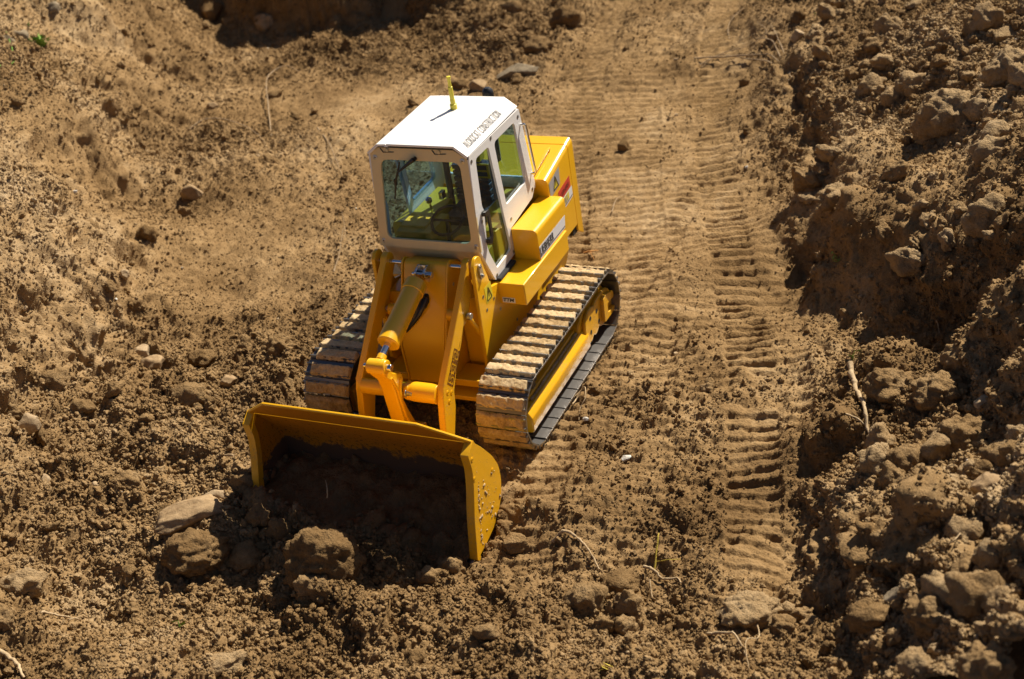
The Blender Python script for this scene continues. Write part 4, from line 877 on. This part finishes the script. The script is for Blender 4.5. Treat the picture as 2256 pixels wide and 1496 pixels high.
    bm = bmesh.new(); cyl(bm, (.95, f(-.06), .56), (.95, f(.12), .56), .07); box(bm, .93, .97, *sorted((f(-.02), f(.03))), .3, .56); cyl(bm, (.2, f(-.06), .56), (.2, f(.09), .56), .06); box(bm, .17, .23, *sorted((f(-.02), f(.03))), .3, .56); obj('carrier_roller', bm, SHOE, tr)

# ------------------------------------------------------------------ soil scooped into the bucket
nx, ny = 90, 220; HX = np.linspace(0, 1, nx); HY = np.linspace(-1.121, 1.121, ny); hx, hy_ = np.meshgrid(HX, HY, indexing='ij')
hx = hx.ravel(); hy_ = hy_.ravel(); xs = 2.345 + .95 * hx
front = macro(np.column_stack([np.full(len(xs), 3.3), hy_])) - .07
Pq = np.column_stack([xs, hy_, np.zeros(len(xs))]).astype(np.float32)
zt = (.09 + .06 * vnoise(Pq * 1.7, 3)) * (1 - smoothstep(0, 1, hx) ** .8) + front * smoothstep(0, 1, hx) ** .8
wd, wr = worley(Pq * 4.5, 8); wd2, wr2 = worley(Pq * 11, 9)
zt = zt + .07 * (wr > .5) * smoothstep(.6, .2, wd) + .035 * smoothstep(.7, .1, wd2) * wr2 + .03 * fbm(Pq, 6, 4, 31)
me = grid_mesh('soil_heap', np.column_stack([xs, hy_, zt]), nx, ny, True); me.materials.append(SOIL_DARK)
hp = link(bpy.data.objects.new('soil_heap', me)); tag(hp, 'dark damp soil heaped inside the bucket of the loader', 'soil heap', kind='stuff')

# ------------------------------------------------------------------ stones, clods
def ico(n):
    bm = bmesh.new(); bmesh.ops.create_icosphere(bm, subdivisions=n, radius=1); me = bpy.data.meshes.new('ico'); bm.to_mesh(me); bm.free()
    co = np.zeros(len(me.vertices) * 3); me.vertices.foreach_get('co', co); f = np.zeros(len(me.polygons) * 3, np.int32); me.polygons.foreach_get('vertices', f); bpy.data.meshes.remove(me)
    return co.reshape(-1, 3), f.reshape(-1, 3)
ICO = {n: ico(n) for n in (3, 4, 5)}
def rock_mesh(name, kind, seed, dims, m, n=4):
    co, fc = ICO[n]; P = co.copy(); r = np.random.RandomState(seed); off = r.rand(3) * 50; size = float(np.mean(dims))
    if kind == 'clod':
        d = 1 + .22 * fbm(P + off, 1.0, 2, seed); P = P * d[:, None]; W_ = P * size + off
        wd, wr = worley(W_ * 7, seed); wd2, wr2 = worley(W_ * 17, seed + 1)
        P = P + co * ((.045 * (.2 + wr) * smoothstep(.75, .15, wd) + .030 * smoothstep(.7, .1, wd2) * (.2 + wr2) + .030 * fbm(W_, 10, 4, seed, .65)) / size)[:, None]
    else:
        for k in range(13 if kind == 'stone' else 8):
            v = r.randn(3); v /= np.linalg.norm(v); t = r.uniform(.52, .85); q = np.maximum(0, P @ v - t); P = P - q[:, None] * v[None]
        P = P / np.abs(P).max(0); P = P + co * (.05 * fbm(P + off, 1.6, 4, seed))[:, None]; P = P + co * ((.010 * fbm(P * size + off, 14, 3, seed)) / size)[:, None]
    P = P * np.array(dims)
    me = bpy.data.meshes.new(name); me.from_pydata(P.tolist(), [], fc.tolist()); me.polygons.foreach_set('use_smooth', np.ones(len(fc), bool)); me.materials.append(m)
    return me
CL, ST = 'clod', 'stone'
ROCKS = [ # pixel centre, size in survey pixels (wide, high), kind, material, name, label
 (724,1236,158,124,CL,'d','soil_clod','large rounded clod with root hairs on the ground in front of the bucket',5),
 (424,1140,196,66,ST,'t','flat_stone','long flat pale stone lying left of the bucket, its top dusted with soil',5),
 (436,1212,136,84,CL,'d','soil_clod','broad brown clod leaning against the long flat pale stone',5),
 (945,1270,50,44,CL,'c','soil_clod','small round clod between the large clod and the tip of the bucket',4),
 (992,1235,66,62,CL,'c','soil_clod','angular clod half in shade at the corner tip of the bucket',4),
 (1132,1182,66,44,ST,'c','soil_clod','squarish clod just right of the bucket side plate',4),
 (588,1085,78,80,CL,'c','soil_clod','upright clod standing in the shaded left mouth of the bucket',4),
 (570,1125,50,44,CL,'c','soil_clod','small round clod in shade below the left mouth of the bucket',4),
 (617,1140,46,70,CL,'c','soil_clod','tall narrow clod in the shade of the bucket mouth',4),
 (535,1205,86,52,CL,'c','soil_clod','flat topped clod between the broad clod and the large rounded clod',4),
 (1382,1318,54,62,CL,'c','soil_clod','pointed clod casting a shadow near the bottom, left of the tangle of roots',4),
 (1290,1308,78,66,CL,'c','soil_clod','rounded clod at the left of the group below the bent root',4),
 (1328,1362,44,44,CL,'c','soil_clod','small ball of soil at the foot of the group below the bent root',4),
 (1372,1358,54,50,CL,'c','soil_clod','clod below the pointed clod',4),
 (1362,1262,82,46,CL,'d','soil_clod','dark damp clod at the end of the bent root',4),
 (424,412,52,58,ST,'t','stone','tan block of stone set in the floor left of the cab',4),
 (1140,158,118,44,ST,'g','stone_slab','long flat grey slab of stone behind the cab roof',4),
 (1188,108,64,40,CL,'d','soil_clod','dark clod lying on the far end of the grey slab',4),
 (1056,184,44,46,ST,'t','stone','brown stone standing at the near end of the grey slab',4),
 (1018,186,32,24,CL,'d','soil_clod','small dark clod left of the brown stone behind the cab',3),
 (1250,42,66,54,CL,'d','soil_clod','dark clod beyond the grey slab at the top of the photo',4),
 (1130,28,40,36,CL,'d','soil_clod','dark clod at the top edge, left of the larger one',3),
 (332,785,60,46,ST,'t','stone','wedge of tan stone at the foot of the left bank',4),
 (308,765,50,28,ST,'p','stone','low pale stone touching the tan wedge at the foot of the left bank',4),
 (148,790,36,16,ST,'w','stone_chip','small white chip of stone near the straw stalk',3),
 (450,787,62,38,CL,'d','soil_clod','dark flat clod on the floor between the left bank and the tracks',4),
 (626,787,52,50,CL,'c','soil_clod','rounded clod on the floor close to the right hand track of the loader',4),
 (62,922,66,56,ST,'p','stone','pale angular stone at the left edge, low in the photo',4),
 (128,842,60,50,CL,'c','soil_clod','clod above the pale angular stone at the left edge',4),
 (190,912,54,40,CL,'d','soil_clod','dark clod right of the pale angular stone',4),
 (425,872,84,58,CL,'c','soil_clod','wide crumbly clod up the floor from the bucket corner',4),
 (505,828,44,38,ST,'t','stone','small tan stone resting above the wide crumbly clod',4),
 (274,602,26,26,ST,'p','stone','pale stone poking out of the foot of the left bank',4),
 (325,518,46,40,CL,'d','soil_clod','reddish dark clod at the foot of the left bank near its middle',4),
 (205,505,30,30,CL,'c','soil_clod','small clod stuck in the left bank',3),
 (2085,250,150,128,CL,'q','boulder','largest boulder on the right bank, with a dark hollow beneath it',5),
 (2012,190,66,52,CL,'p','stone','rounded pale lump beside the boulder, nearer the track path',4),
 (1965,212,50,50,CL,'p','stone','second rounded lump just left of the rounded pale lump',4),
 (2190,322,82,66,CL,'q','stone','pointed stone below the boulder on the right bank',4),
 (2222,150,110,92,CL,'p','boulder','crusty boulder at the right edge above the pointed stone',5),
 (2215,60,70,52,ST,'q','stone','pale stone near the top right corner',4),
 (1757,76,34,34,ST,'p','stone','pale wedge shaped stone at the top of the right bank',3),
 (1706,84,26,22,CL,'p','stone','round pale pebble at the edge of the track path near the top',3),
 (1758,35,32,36,CL,'d','soil_clod','brown clod above the pale wedge at the top of the right bank',3),
 (2235,655,56,30,ST,'w','stone','white stone at the right edge halfway down',4),
 (2195,525,62,44,ST,'q','stone','pale flat stone on the right bank above the white stone',4),
 (2170,890,66,64,ST,'p','stone','smooth pale stone on the mound at the right, under the recess',4),
 (2112,800,76,56,CL,'c','soil_clod','dark crumbly lump on the crest of the mound at the right',4),
 (1960,860,110,80,CL,'c','soil_clod','rounded shoulder of soil beside the thick root',5),
 (2070,870,120,80,CL,'c','soil_clod','broad lump of soil right of the thick root',5),
 (2120,950,130,90,CL,'c','soil_clod','large lump of soil below the smooth pale stone',5),
 (2010,1010,80,60,CL,'c','soil_clod','lump of soil right of the foot of the thick root',4),
 (1985,1322,92,82,ST,'g','stone','smooth angular stone jutting from the bank near the bottom right',4),
 (2192,1225,96,84,CL,'q','stone','soil covered angular block low on the right bank',4),
 (2168,1448,112,108,CL,'c','soil_clod','big ball of soil at the bottom right corner',5),
 (2055,1365,120,90,CL,'c','soil_clod','crumbly lump between the smooth angular stone and the ball of soil',5),
 (1915,1375,90,66,CL,'d','soil_clod','dark overhanging lump below the smooth angular stone',4),
 (2180,1070,90,60,ST,'t','stone','flat stone half sunk in the right bank below the mound',4),
 (2240,1000,60,60,CL,'c','soil_clod','clod at the right edge below the mound',4),
 (1652,1335,124,66,CL,'p','soil_clod','pale crumbly clod beside the track path near the bottom',5),
 (1735,1335,40,30,CL,'p','soil_clod','small pale clod right of the pale crumbly clod',3),
 (1722,1375,44,36,CL,'c','soil_clod','brown clod below the pale crumbly clod',4),
 (482,1478,112,50,CL,'p','stone','pale lump of stone cut by the bottom edge of the photo',4),
 (55,1285,84,56,CL,'p','soil_clod','pale blurry clod at the lower left edge',4),
 (18,1380,60,50,CL,'c','soil_clod','brown clod in the lower left corner',4),
 (700,1322,60,46,CL,'c','soil_clod','clod just below the large rounded clod',4),
 (915,1455,52,44,CL,'d','soil_clod','dark round clod at the bottom edge, left of the middle',4),
 (105,1060,32,30,ST,'p','stone','little pale cube of stone on the lower left floor',3),
 (290,1080,56,44,CL,'c','soil_clod','clod left of the long flat pale stone',4),
 (480,1090,84,40,ST,'p','stone','pale crust of soil just above the long flat pale stone',4),
 (505,1012,32,32,ST,'p','stone','pale stone beside the left corner of the bucket',3),
 (20,100,44,34,ST,'g','stone','grey stone at the left edge near the top',4),
 (50,88,30,28,CL,'g','stone','grey round stone right of the grey stone at the top left',3),
 (118,22,34,24,CL,'g','stone','grey cobble at the top left corner of the bank',3),
 (585,45,38,40,CL,'t','stone','round stone in the deep shade at the top',4),
 (470,22,60,60,ST,'d','soil_clod','large dark block in the deep shade at the top left',4),
 (470,238,26,24,ST,'t','stone','small stone at the foot of the far left bank',3),
 (605,206,30,18,CL,'d','soil_clod','small dark clod under the curved twig',3),
 (1640,178,14,16,CL,'d','soil_clod','tiny dark clod alone on the track path near the twigs',3),
 (1378,322,22,26,CL,'d','soil_clod','small dark clod on the path right of the hood',3),
 (1380,1010,26,16,ST,'w','stone_chip','pink white chip on the ground right of the track',3),
 (1292,927,20,14,ST,'w','stone_chip','white pebble on the ground beside the front of the track',3),
]
RM = dict(q=SOIL_PALE, c=SOIL_CLOD, d=SOIL_DARK, p=STONE_PALE, t=STONE_TAN, w=STONE_WHITE, g=STONE_GREY)
RMC = dict(RM, p=SOIL_PALE)
for i, (px, py, wp, hp_, kd, mk, nm, lab, n) in enumerate(ROCKS):
    p = hit(px, py + .30 * hp_); sc = scale_at(p); wx = wp * sc * (.52 if i == 0 else .47); hz = hp_ * sc * (.56 if i == 0 else .50)
    me = rock_mesh(nm, kd, 100 + i, (wx * (.82 if wp < 1.9 * hp_ else .42), wx, hz if kd == CL else hz * .95), (RMC if kd == CL else RM)[mk], n)
    o = link(bpy.data.objects.new(nm, me)); o.location = p + Vector((0, 0, hz * (.40 if i < 3 else .22))); o.rotation_euler = (random.uniform(-.12, .12), random.uniform(-.12, .12), AZ - math.pi + random.uniform(-.35, .35))
    tag(o, lab, 'clod' if nm == 'soil_clod' else 'stone')
PG_U = PG - CAM; ZD = PG_U @ RC[2]; U_ = 1128 + FPX * (PG_U @ RC[0]) / ZD; V_ = 748 + FPX * (PG_U @ RC[1]) / ZD
INV = (U_ > -60) & (U_ < 2316) & (V_ > -60) & (V_ < 1556)
INVW = (U_ > -330) & (U_ < 2560) & (V_ > -200) & (V_ < 1750)
AREA = (RR ** 2).ravel(); X_, Y_ = PG[:, 0], PG[:, 1]
CLEAR = (np.maximum(np.abs(X_ - .4) - 1.45, np.abs(Y_) - 1.30) > 0) & ~((X_ > 1.9) & (X_ < 3.05) & (np.abs(Y_) < 1.25))
LSM = {}
def scatter(name, label, cat, group, mats, kinds, count, r0, r1, power, protos, n=3, filt=None):
    wgt = AREA * (RG ** power) * INV * CLEAR
    if filt is not None: wgt = wgt * filt
    ids = rng.choice(len(PG), count, replace=False, p=wgt / wgt.sum())
    ms = [rock_mesh(name, kinds[k % len(kinds)], 700 + k + count, (1 * r0 * 2, 1.15 * r0 * 2, .8 * r0 * 2), mats[k % len(mats)], n) for k in range(protos)]
    for k in ids:
        o = link(bpy.data.objects.new(name, ms[rng.randint(protos)])); r = r0 * (r1 / r0) ** (rng.rand() ** 2.2); s_ = r / (r0 * 2)
        o.scale = (s_ * rng.uniform(.8, 1.2), s_, s_ * rng.uniform(.75, 1.1)); o.location = Vector(PG[k]) + Vector(NG[k]) * r * .35; o.rotation_euler = tuple(rng.uniform(-1.2, 1.2, 2)) + (rng.uniform(0, 6.28),)
        tag(o, label, cat, group)
scatter('loose_clod', 'one of many small brown clods strewn loosely over the dug soil', 'clod', 'small loose clods strewn over the soil', [SOIL_CLOD, SOIL_DARK, SOIL_CLOD], [CL], 240, .03, .085, 2.0, 12, 4)
_rb = ((U_ > 1760) & (V_ < 620)) * 1.0 + ((U_ > 1880) & (V_ > 950)) * 1.0
scatter('dry_clod', 'one of many pale dry lumps lying over the bank of soil at the right', 'clod', 'dry lumps piled over the right bank', [SOIL_PALE, SOIL_CLOD, SOIL_PALE], [CL], 170, .055, .17, .6, 10, 4, _rb)
scatter('pebble', 'one of many small pale pebbles scattered over the dug soil', 'pebble', 'small pale pebbles scattered over the soil', [STONE_PALE, STONE_WHITE, STONE_PALE], [ST], 80, .015, .04, .8, 6, 3)

# ------------------------------------------------------------------ crumbs: uncountable grains of soil
def crumbs(name, count, r0, r1, power, base, seed, label, mtl):
    wgt = AREA * (base + RG ** power) * INVW * ~((np.maximum(np.abs(X_ - .4) - 1.2, np.abs(Y_) - 1.2) < 0) & (np.abs(Y_) > .70))
    ids = rng.choice(len(PG), count, replace=True, p=wgt / wgt.sum()); u = rng.rand(count)
    r = r0 * (1 - u * (1 - (r0 / r1) ** 2.4)) ** (-1 / 2.4) * (.40 + .80 * RG[ids])
    jit = rng.normal(0, .012, (count, 3)) * [1, 1, 0]; P = PG[ids] + jit + NG[ids] * (r * .25)[:, None]
    me = bpy.data.meshes.new(name); me.vertices.add(count); me.vertices.foreach_set('co', P.astype(np.float32).ravel())
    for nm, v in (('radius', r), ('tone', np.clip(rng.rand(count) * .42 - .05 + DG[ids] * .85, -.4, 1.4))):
        a = me.attributes.new(nm, 'FLOAT', 'POINT'); a.data.foreach_set('value', v.astype(np.float32))
    a = me.attributes.new('turn', 'FLOAT_VECTOR', 'POINT'); a.data.foreach_set('vector', (rng.rand(count * 3) * 6.28).astype(np.float32))
    me.materials.append(mtl); o = link(bpy.data.objects.new(name, me)); tag(o, label, 'soil crumbs', kind='stuff')
    ng = bpy.data.node_groups.new(name, 'GeometryNodeTree'); ng.interface.new_socket('Geometry', in_out='INPUT', socket_type='NodeSocketGeometry'); ng.interface.new_socket('Geometry', in_out='OUTPUT', socket_type='NodeSocketGeometry')
    N_ = ng.nodes.new; L = ng.links.new; gi = N_('NodeGroupInput'); go = N_('NodeGroupOutput'); jn = N_('GeometryNodeJoinGeometry')
    for k in range(8):
        ic = N_('GeometryNodeMeshIcoSphere'); ic.inputs['Subdivisions'].default_value = 3
        ps = N_('GeometryNodeInputPosition'); ad = N_('ShaderNodeVectorMath'); ad.operation = 'ADD'; ad.inputs[1].default_value = (k * 7.3, k * 3.1, seed)
        tx = N_('ShaderNodeTexNoise'); tx.inputs['Scale'].default_value = 1.25; tx.inputs['Detail'].default_value = 4; tx.inputs['Roughness'].default_value = .62
        sb = N_('ShaderNodeVectorMath'); sb.operation = 'SUBTRACT'; sb.inputs[1].default_value = (.5, .5, .5); ml = N_('ShaderNodeVectorMath'); ml.operation = 'SCALE'; ml.inputs['Scale'].default_value = 2.3
        sp = N_('GeometryNodeSetPosition'); tr = N_('GeometryNodeTransform'); tr.inputs['Scale'].default_value = [(1, 1, .8), (1.2, .85, .7), (.8, 1.15, .95), (1.1, .9, .6)][k % 4]
        sm_ = N_('GeometryNodeSetShadeSmooth'); g2 = N_('GeometryNodeGeometryToInstance')
        L(ps.outputs[0], ad.inputs[0]); L(ad.outputs[0], tx.inputs['Vector']); L(tx.outputs['Color'], sb.inputs[0]); L(sb.outputs[0], ml.inputs[0]); L(ml.outputs[0], sp.inputs['Offset'])
        L(ic.outputs['Mesh'], sp.inputs['Geometry']); L(sp.outputs[0], tr.inputs['Geometry']); L(tr.outputs[0], sm_.inputs[0]); L(sm_.outputs[0], g2.inputs[0]); L(g2.outputs[0], jn.inputs[0])
    ip = N_('GeometryNodeInstanceOnPoints'); ip.inputs['Pick Instance'].default_value = True
    ra = N_('GeometryNodeInputNamedAttribute'); ra.data_type = 'FLOAT'; ra.inputs['Name'].default_value = 'radius'
    ta = N_('GeometryNodeInputNamedAttribute'); ta.data_type = 'FLOAT_VECTOR'; ta.inputs['Name'].default_value = 'turn'
    rv = N_('FunctionNodeRandomValue'); rv.data_type = 'INT'; rv.inputs[4].default_value = 0; rv.inputs[5].default_value = 7
    e2 = N_('FunctionNodeEulerToRotation'); L(ta.outputs[0], e2.inputs[0])
    L(gi.outputs[0], ip.inputs['Points']); L(jn.outputs[0], ip.inputs['Instance']); L(ra.outputs[0], ip.inputs['Scale']); L(e2.outputs[0], ip.inputs['Rotation']); L(rv.outputs[2], ip.inputs['Instance Index'])
    sm2 = N_('GeometryNodeSetMaterial'); sm2.inputs['Material'].default_value = mtl; L(ip.outputs[0], sm2.inputs[0]); L(sm2.outputs[0], go.inputs[0])
    md = o.modifiers.new('scatter', 'NODES'); md.node_group = ng; return o
crumbs('soil_crumbs', 410000, .007, .042, 1.5, .008, 1.0, 'loose crumbs of brown soil covering the ground everywhere', SOIL_CRUMB)

# ------------------------------------------------------------------ roots, twigs, sprouts
def twig(name, label, cat, pts, r, m, branches=(), sides=7):
    bm = bmesh.new()
    r = r * ((.85 if name == 'twig' else .68))
    def run(pts, r):
        P = []
        for q in pts:
            p = hit(q[0], q[1]); P.append(p + Vector((0, 0, q[2] if len(q) > 2 else .02)))
        P = [Vector(v) for v in catmull(np.array([tuple(p) for p in P]), 5)]
        n = len(P); rs = [r * (1 - .65 * i / n) * (1 + .18 * math.sin(i * 2.3)) for i in range(n)]
        P = [p + Vector((random.uniform(-1, 1), random.uniform(-1, 1), random.uniform(-1, 1))) * r * .35 for p in P]; tube(bm, P, rs, sides)
    run(pts, r)
    for b in branches: run(b, r * .5)
    o = obj(name, bm, m, sm=60); return tag(o, label, cat)
twig('root', 'thick pale root hanging down the front of the mound at the right', 'root', [(1872,835,.10),(1880,865,.10),(1888,895,.10),(1905,925,.09),(1912,965,.08),(1925,1005,.05)], .045, ROOT, [[(1880,900,.08),(1862,912,.03)]])
twig('root', 'thin root running left from the thick pale root', 'root', [(1912,960,.05),(1880,948,.05),(1840,945,.04),(1815,940,.02)], .015, ROOT, [[(1822,945,.03),(1828,975,.02),(1832,1000,.01)]])
twig('root', 'bent pale root lying on the ground right of the bucket', 'root', [(1218,1198,.03),(1240,1191,.05),(1262,1194,.04),(1282,1208,.04),(1300,1228,.05),(1322,1262,.05)], .026, ROOT)
twig('root', 'short pale root in the tangle of roots near the bottom, right of the middle', 'root', [(1418,1240,.05),(1440,1250,.06),(1458,1258,.05),(1490,1262,.03),(1500,1280,.02)], .022, ROOT, [[(1430,1270,.03),(1435,1300,.01)]])
twig('sprout', 'yellow green sprout with a long leaf in the tangle of roots', 'sprout', [(1440,1240,.03),(1452,1212,.12),(1455,1205,.14)], .014, LEAF_YELLOW, [[(1445,1228,.05),(1475,1240,.08),(1500,1228,.04)]])
twig('straw', 'single pale straw stalk at the foot of the left bank', 'straw', [(125,778,.02),(160,758,.06),(185,742,.10),(208,729,.14)], .014, STRAW, [[(140,768,.03),(112,775,.02)]])
twig('twig', 'curved twig arching over the floor behind and left of the cab', 'twig', [(598,300,.02),(594,250,.10),(594,205,.18),(612,178,.2),(640,168,.15),(664,168,.05)], .015, TWIG)
twig('twig', 'thin twig lying in an arc on the floor left of the cab roof', 'twig', [(422,298,.02),(455,287,.06),(500,290,.06),(545,295,.05),(572,306,.04),(590,324,.01)], .013, TWIG)
twig('twig', 'short twig on the floor left of the windscreen', 'twig', [(702,292,.02),(725,320,.05),(738,352,.06),(752,380,.02)], .012, TWIG)
twig('twig', 'dark twig standing up left of the lift arm', 'twig', [(735,600,.0),(750,568,.12),(765,540,.24)], .012, TWIG, [[(757,555,.15),(768,545,.2),(765,515,.32)]])
twig('twig', 'longest of the twigs lying across the track path at the top right', 'twig', [(1485,135,.03),(1560,136,.07),(1650,135,.09),(1700,140,.08),(1745,178,.03)], .019, TWIG, [[(1540,150,.04),(1590,120,.06),(1650,105,.07),(1690,85,.05),(1668,56,.03)]])
twig('twig', 'twig branching upward from the foot of the right bank at the top', 'twig', [(1742,160,.02),(1720,140,.12),(1700,115,.16),(1668,110,.12)], .02, TWIG, [[(1738,150,.1),(1712,108,.18),(1698,88,.2)]])
twig('twig', 'twig crossing the track path below the longest twig', 'twig', [(1740,180,.02),(1700,160,.07),(1640,140,.06),(1585,125,.04),(1545,150,.02)], .014, TWIG)
twig('straw', 'little curl of dry straw at the top edge of the track path', 'straw', [(1606,78,.01),(1605,60,.04),(1620,45,.05),(1640,30,.01)], .012, TWIG)
twig('root', 'forked root at the bottom edge beside the pale crumbly clod', 'root', [(1560,1400,.03),(1590,1408,.05),(1622,1430,.06),(1645,1460,.04)], .022, ROOT, [[(1650,1345,.10),(1668,1385,.09),(1672,1420,.06),(1645,1435,.05),(1650,1480,.02)]])
twig('root', 'long thin root trailing over the lumps at the bottom right', 'root', [(2035,1258,.06),(2060,1280,.09),(2080,1305,.09),(2095,1345,.08),(2110,1385,.04)], .020, ROOT, [[(2068,1272,.05),(2100,1262,.1),(2115,1218,.08)]])
twig('root', 'pale root at the lower left among the crumbs', 'root', [(70,1346,.03),(100,1342,.05),(130,1346,.05),(165,1340,.03)], .022, ROOT, [[(145,1352,.03),(170,1338,.05)]])
twig('root', 'thick pale root in the bottom left corner', 'root', [(-20,1448,.05),(20,1460,.08),(50,1490,.06),(60,1510,.03)], .04, ROOT)
twig('root', 'curly root hairs on the ground beside the front of the track', 'root', [(1262,895,.02),(1272,880,.06),(1290,872,.09),(1292,890,.07),(1280,905,.03),(1275,925,.01)], .012, ROOT, [[(1250,900,.02),(1265,880,.06),(1285,862,.05)]])
twig('root', 'wispy root standing out of the large rounded clod', 'root', [(745,1185,.42),(748,1175,.5),(745,1162,.56)], .009, ROOT)
twig('twig', 'thin stalk on the path right of the hood', 'twig', [(1348,470,.01),(1358,450,.04),(1372,438,.04),(1385,428,.01)], .010, TWIG)
twig('leaf', 'orange dry leaf on the path right of the fuel tank', 'leaf', [(1285,548,.02),(1300,553,.04),(1318,548,.03)], .02, LEAF_ORANGE, [[(1300,553,.04),(1308,562,.01)]])
twig('twig', 'green curved stem at the left edge near the top', 'stem', [(-10,172,.03),(18,160,.06),(34,145,.08),(33,125,.10),(25,102,.12)], .018, LEAF)
twig('root', 'short root on the slope of the recess at the right', 'root', [(2062,752,.15),(2068,765,.1),(2070,780,.05)], .012, ROOT)
def leaves(name, label, px, py, n, r, m, spread, lift):
    bm = bmesh.new(); p = hit(px, py)
    for k in range(n):
        a = random.uniform(0, 6.28); d = random.uniform(.1, 1) * spread; c = p + Vector((math.cos(a) * d, math.sin(a) * d, random.uniform(.2, 1) * lift)); t = random.uniform(0, 6.28); q = Vector((math.cos(t), math.sin(t), random.uniform(-.2, .7))).normalized(); w_ = q.orthogonal().normalized()
        tube(bm, [p, p * .4 + c * .6 + Vector((0, 0, .01)), c], .004, 4); v = [bm.verts.new(c + q * x * r + w_ * y * r + Vector((0, 0, z * r))) for x, y, z in ((0, 0, 0), (.6, .45, .1), (1.5, 0, .25), (.6, -.45, .1))]; bm.faces.new(v)
    return tag(obj(name, bm, m, sm=0), label, 'plant')
leaves('seedling', 'small leafy weed growing on top of the left bank', 95, 120, 55, .075, LEAF, .17, .22)
leaves('seedling', 'tiny green weed at the top left, above the leafy weed', 66, 62, 8, .03, LEAF, .05, .06)
leaves('seedling', 'two leaved seedling near the bottom left', 395, 1382, 3, .05, LEAF, .05, .08)
leaves('seedling', 'green shoot at the top end of the thick pale root', 1878, 815, 3, .06, LEAF, .03, .12)
leaves('seedling', 'green sprig at the foot of the cliff on the right', 1848, 575, 7, .045, LEAF, .09, .1)
leaves('seedling', 'yellow green scrap of leaf at the bottom edge', 1335, 1487, 5, .06, LEAF_YELLOW, .08, .05)
leaves('seedling', 'single green leaf by the brown clod at the top right', 1795, 32, 2, .05, LEAF, .03, .04)
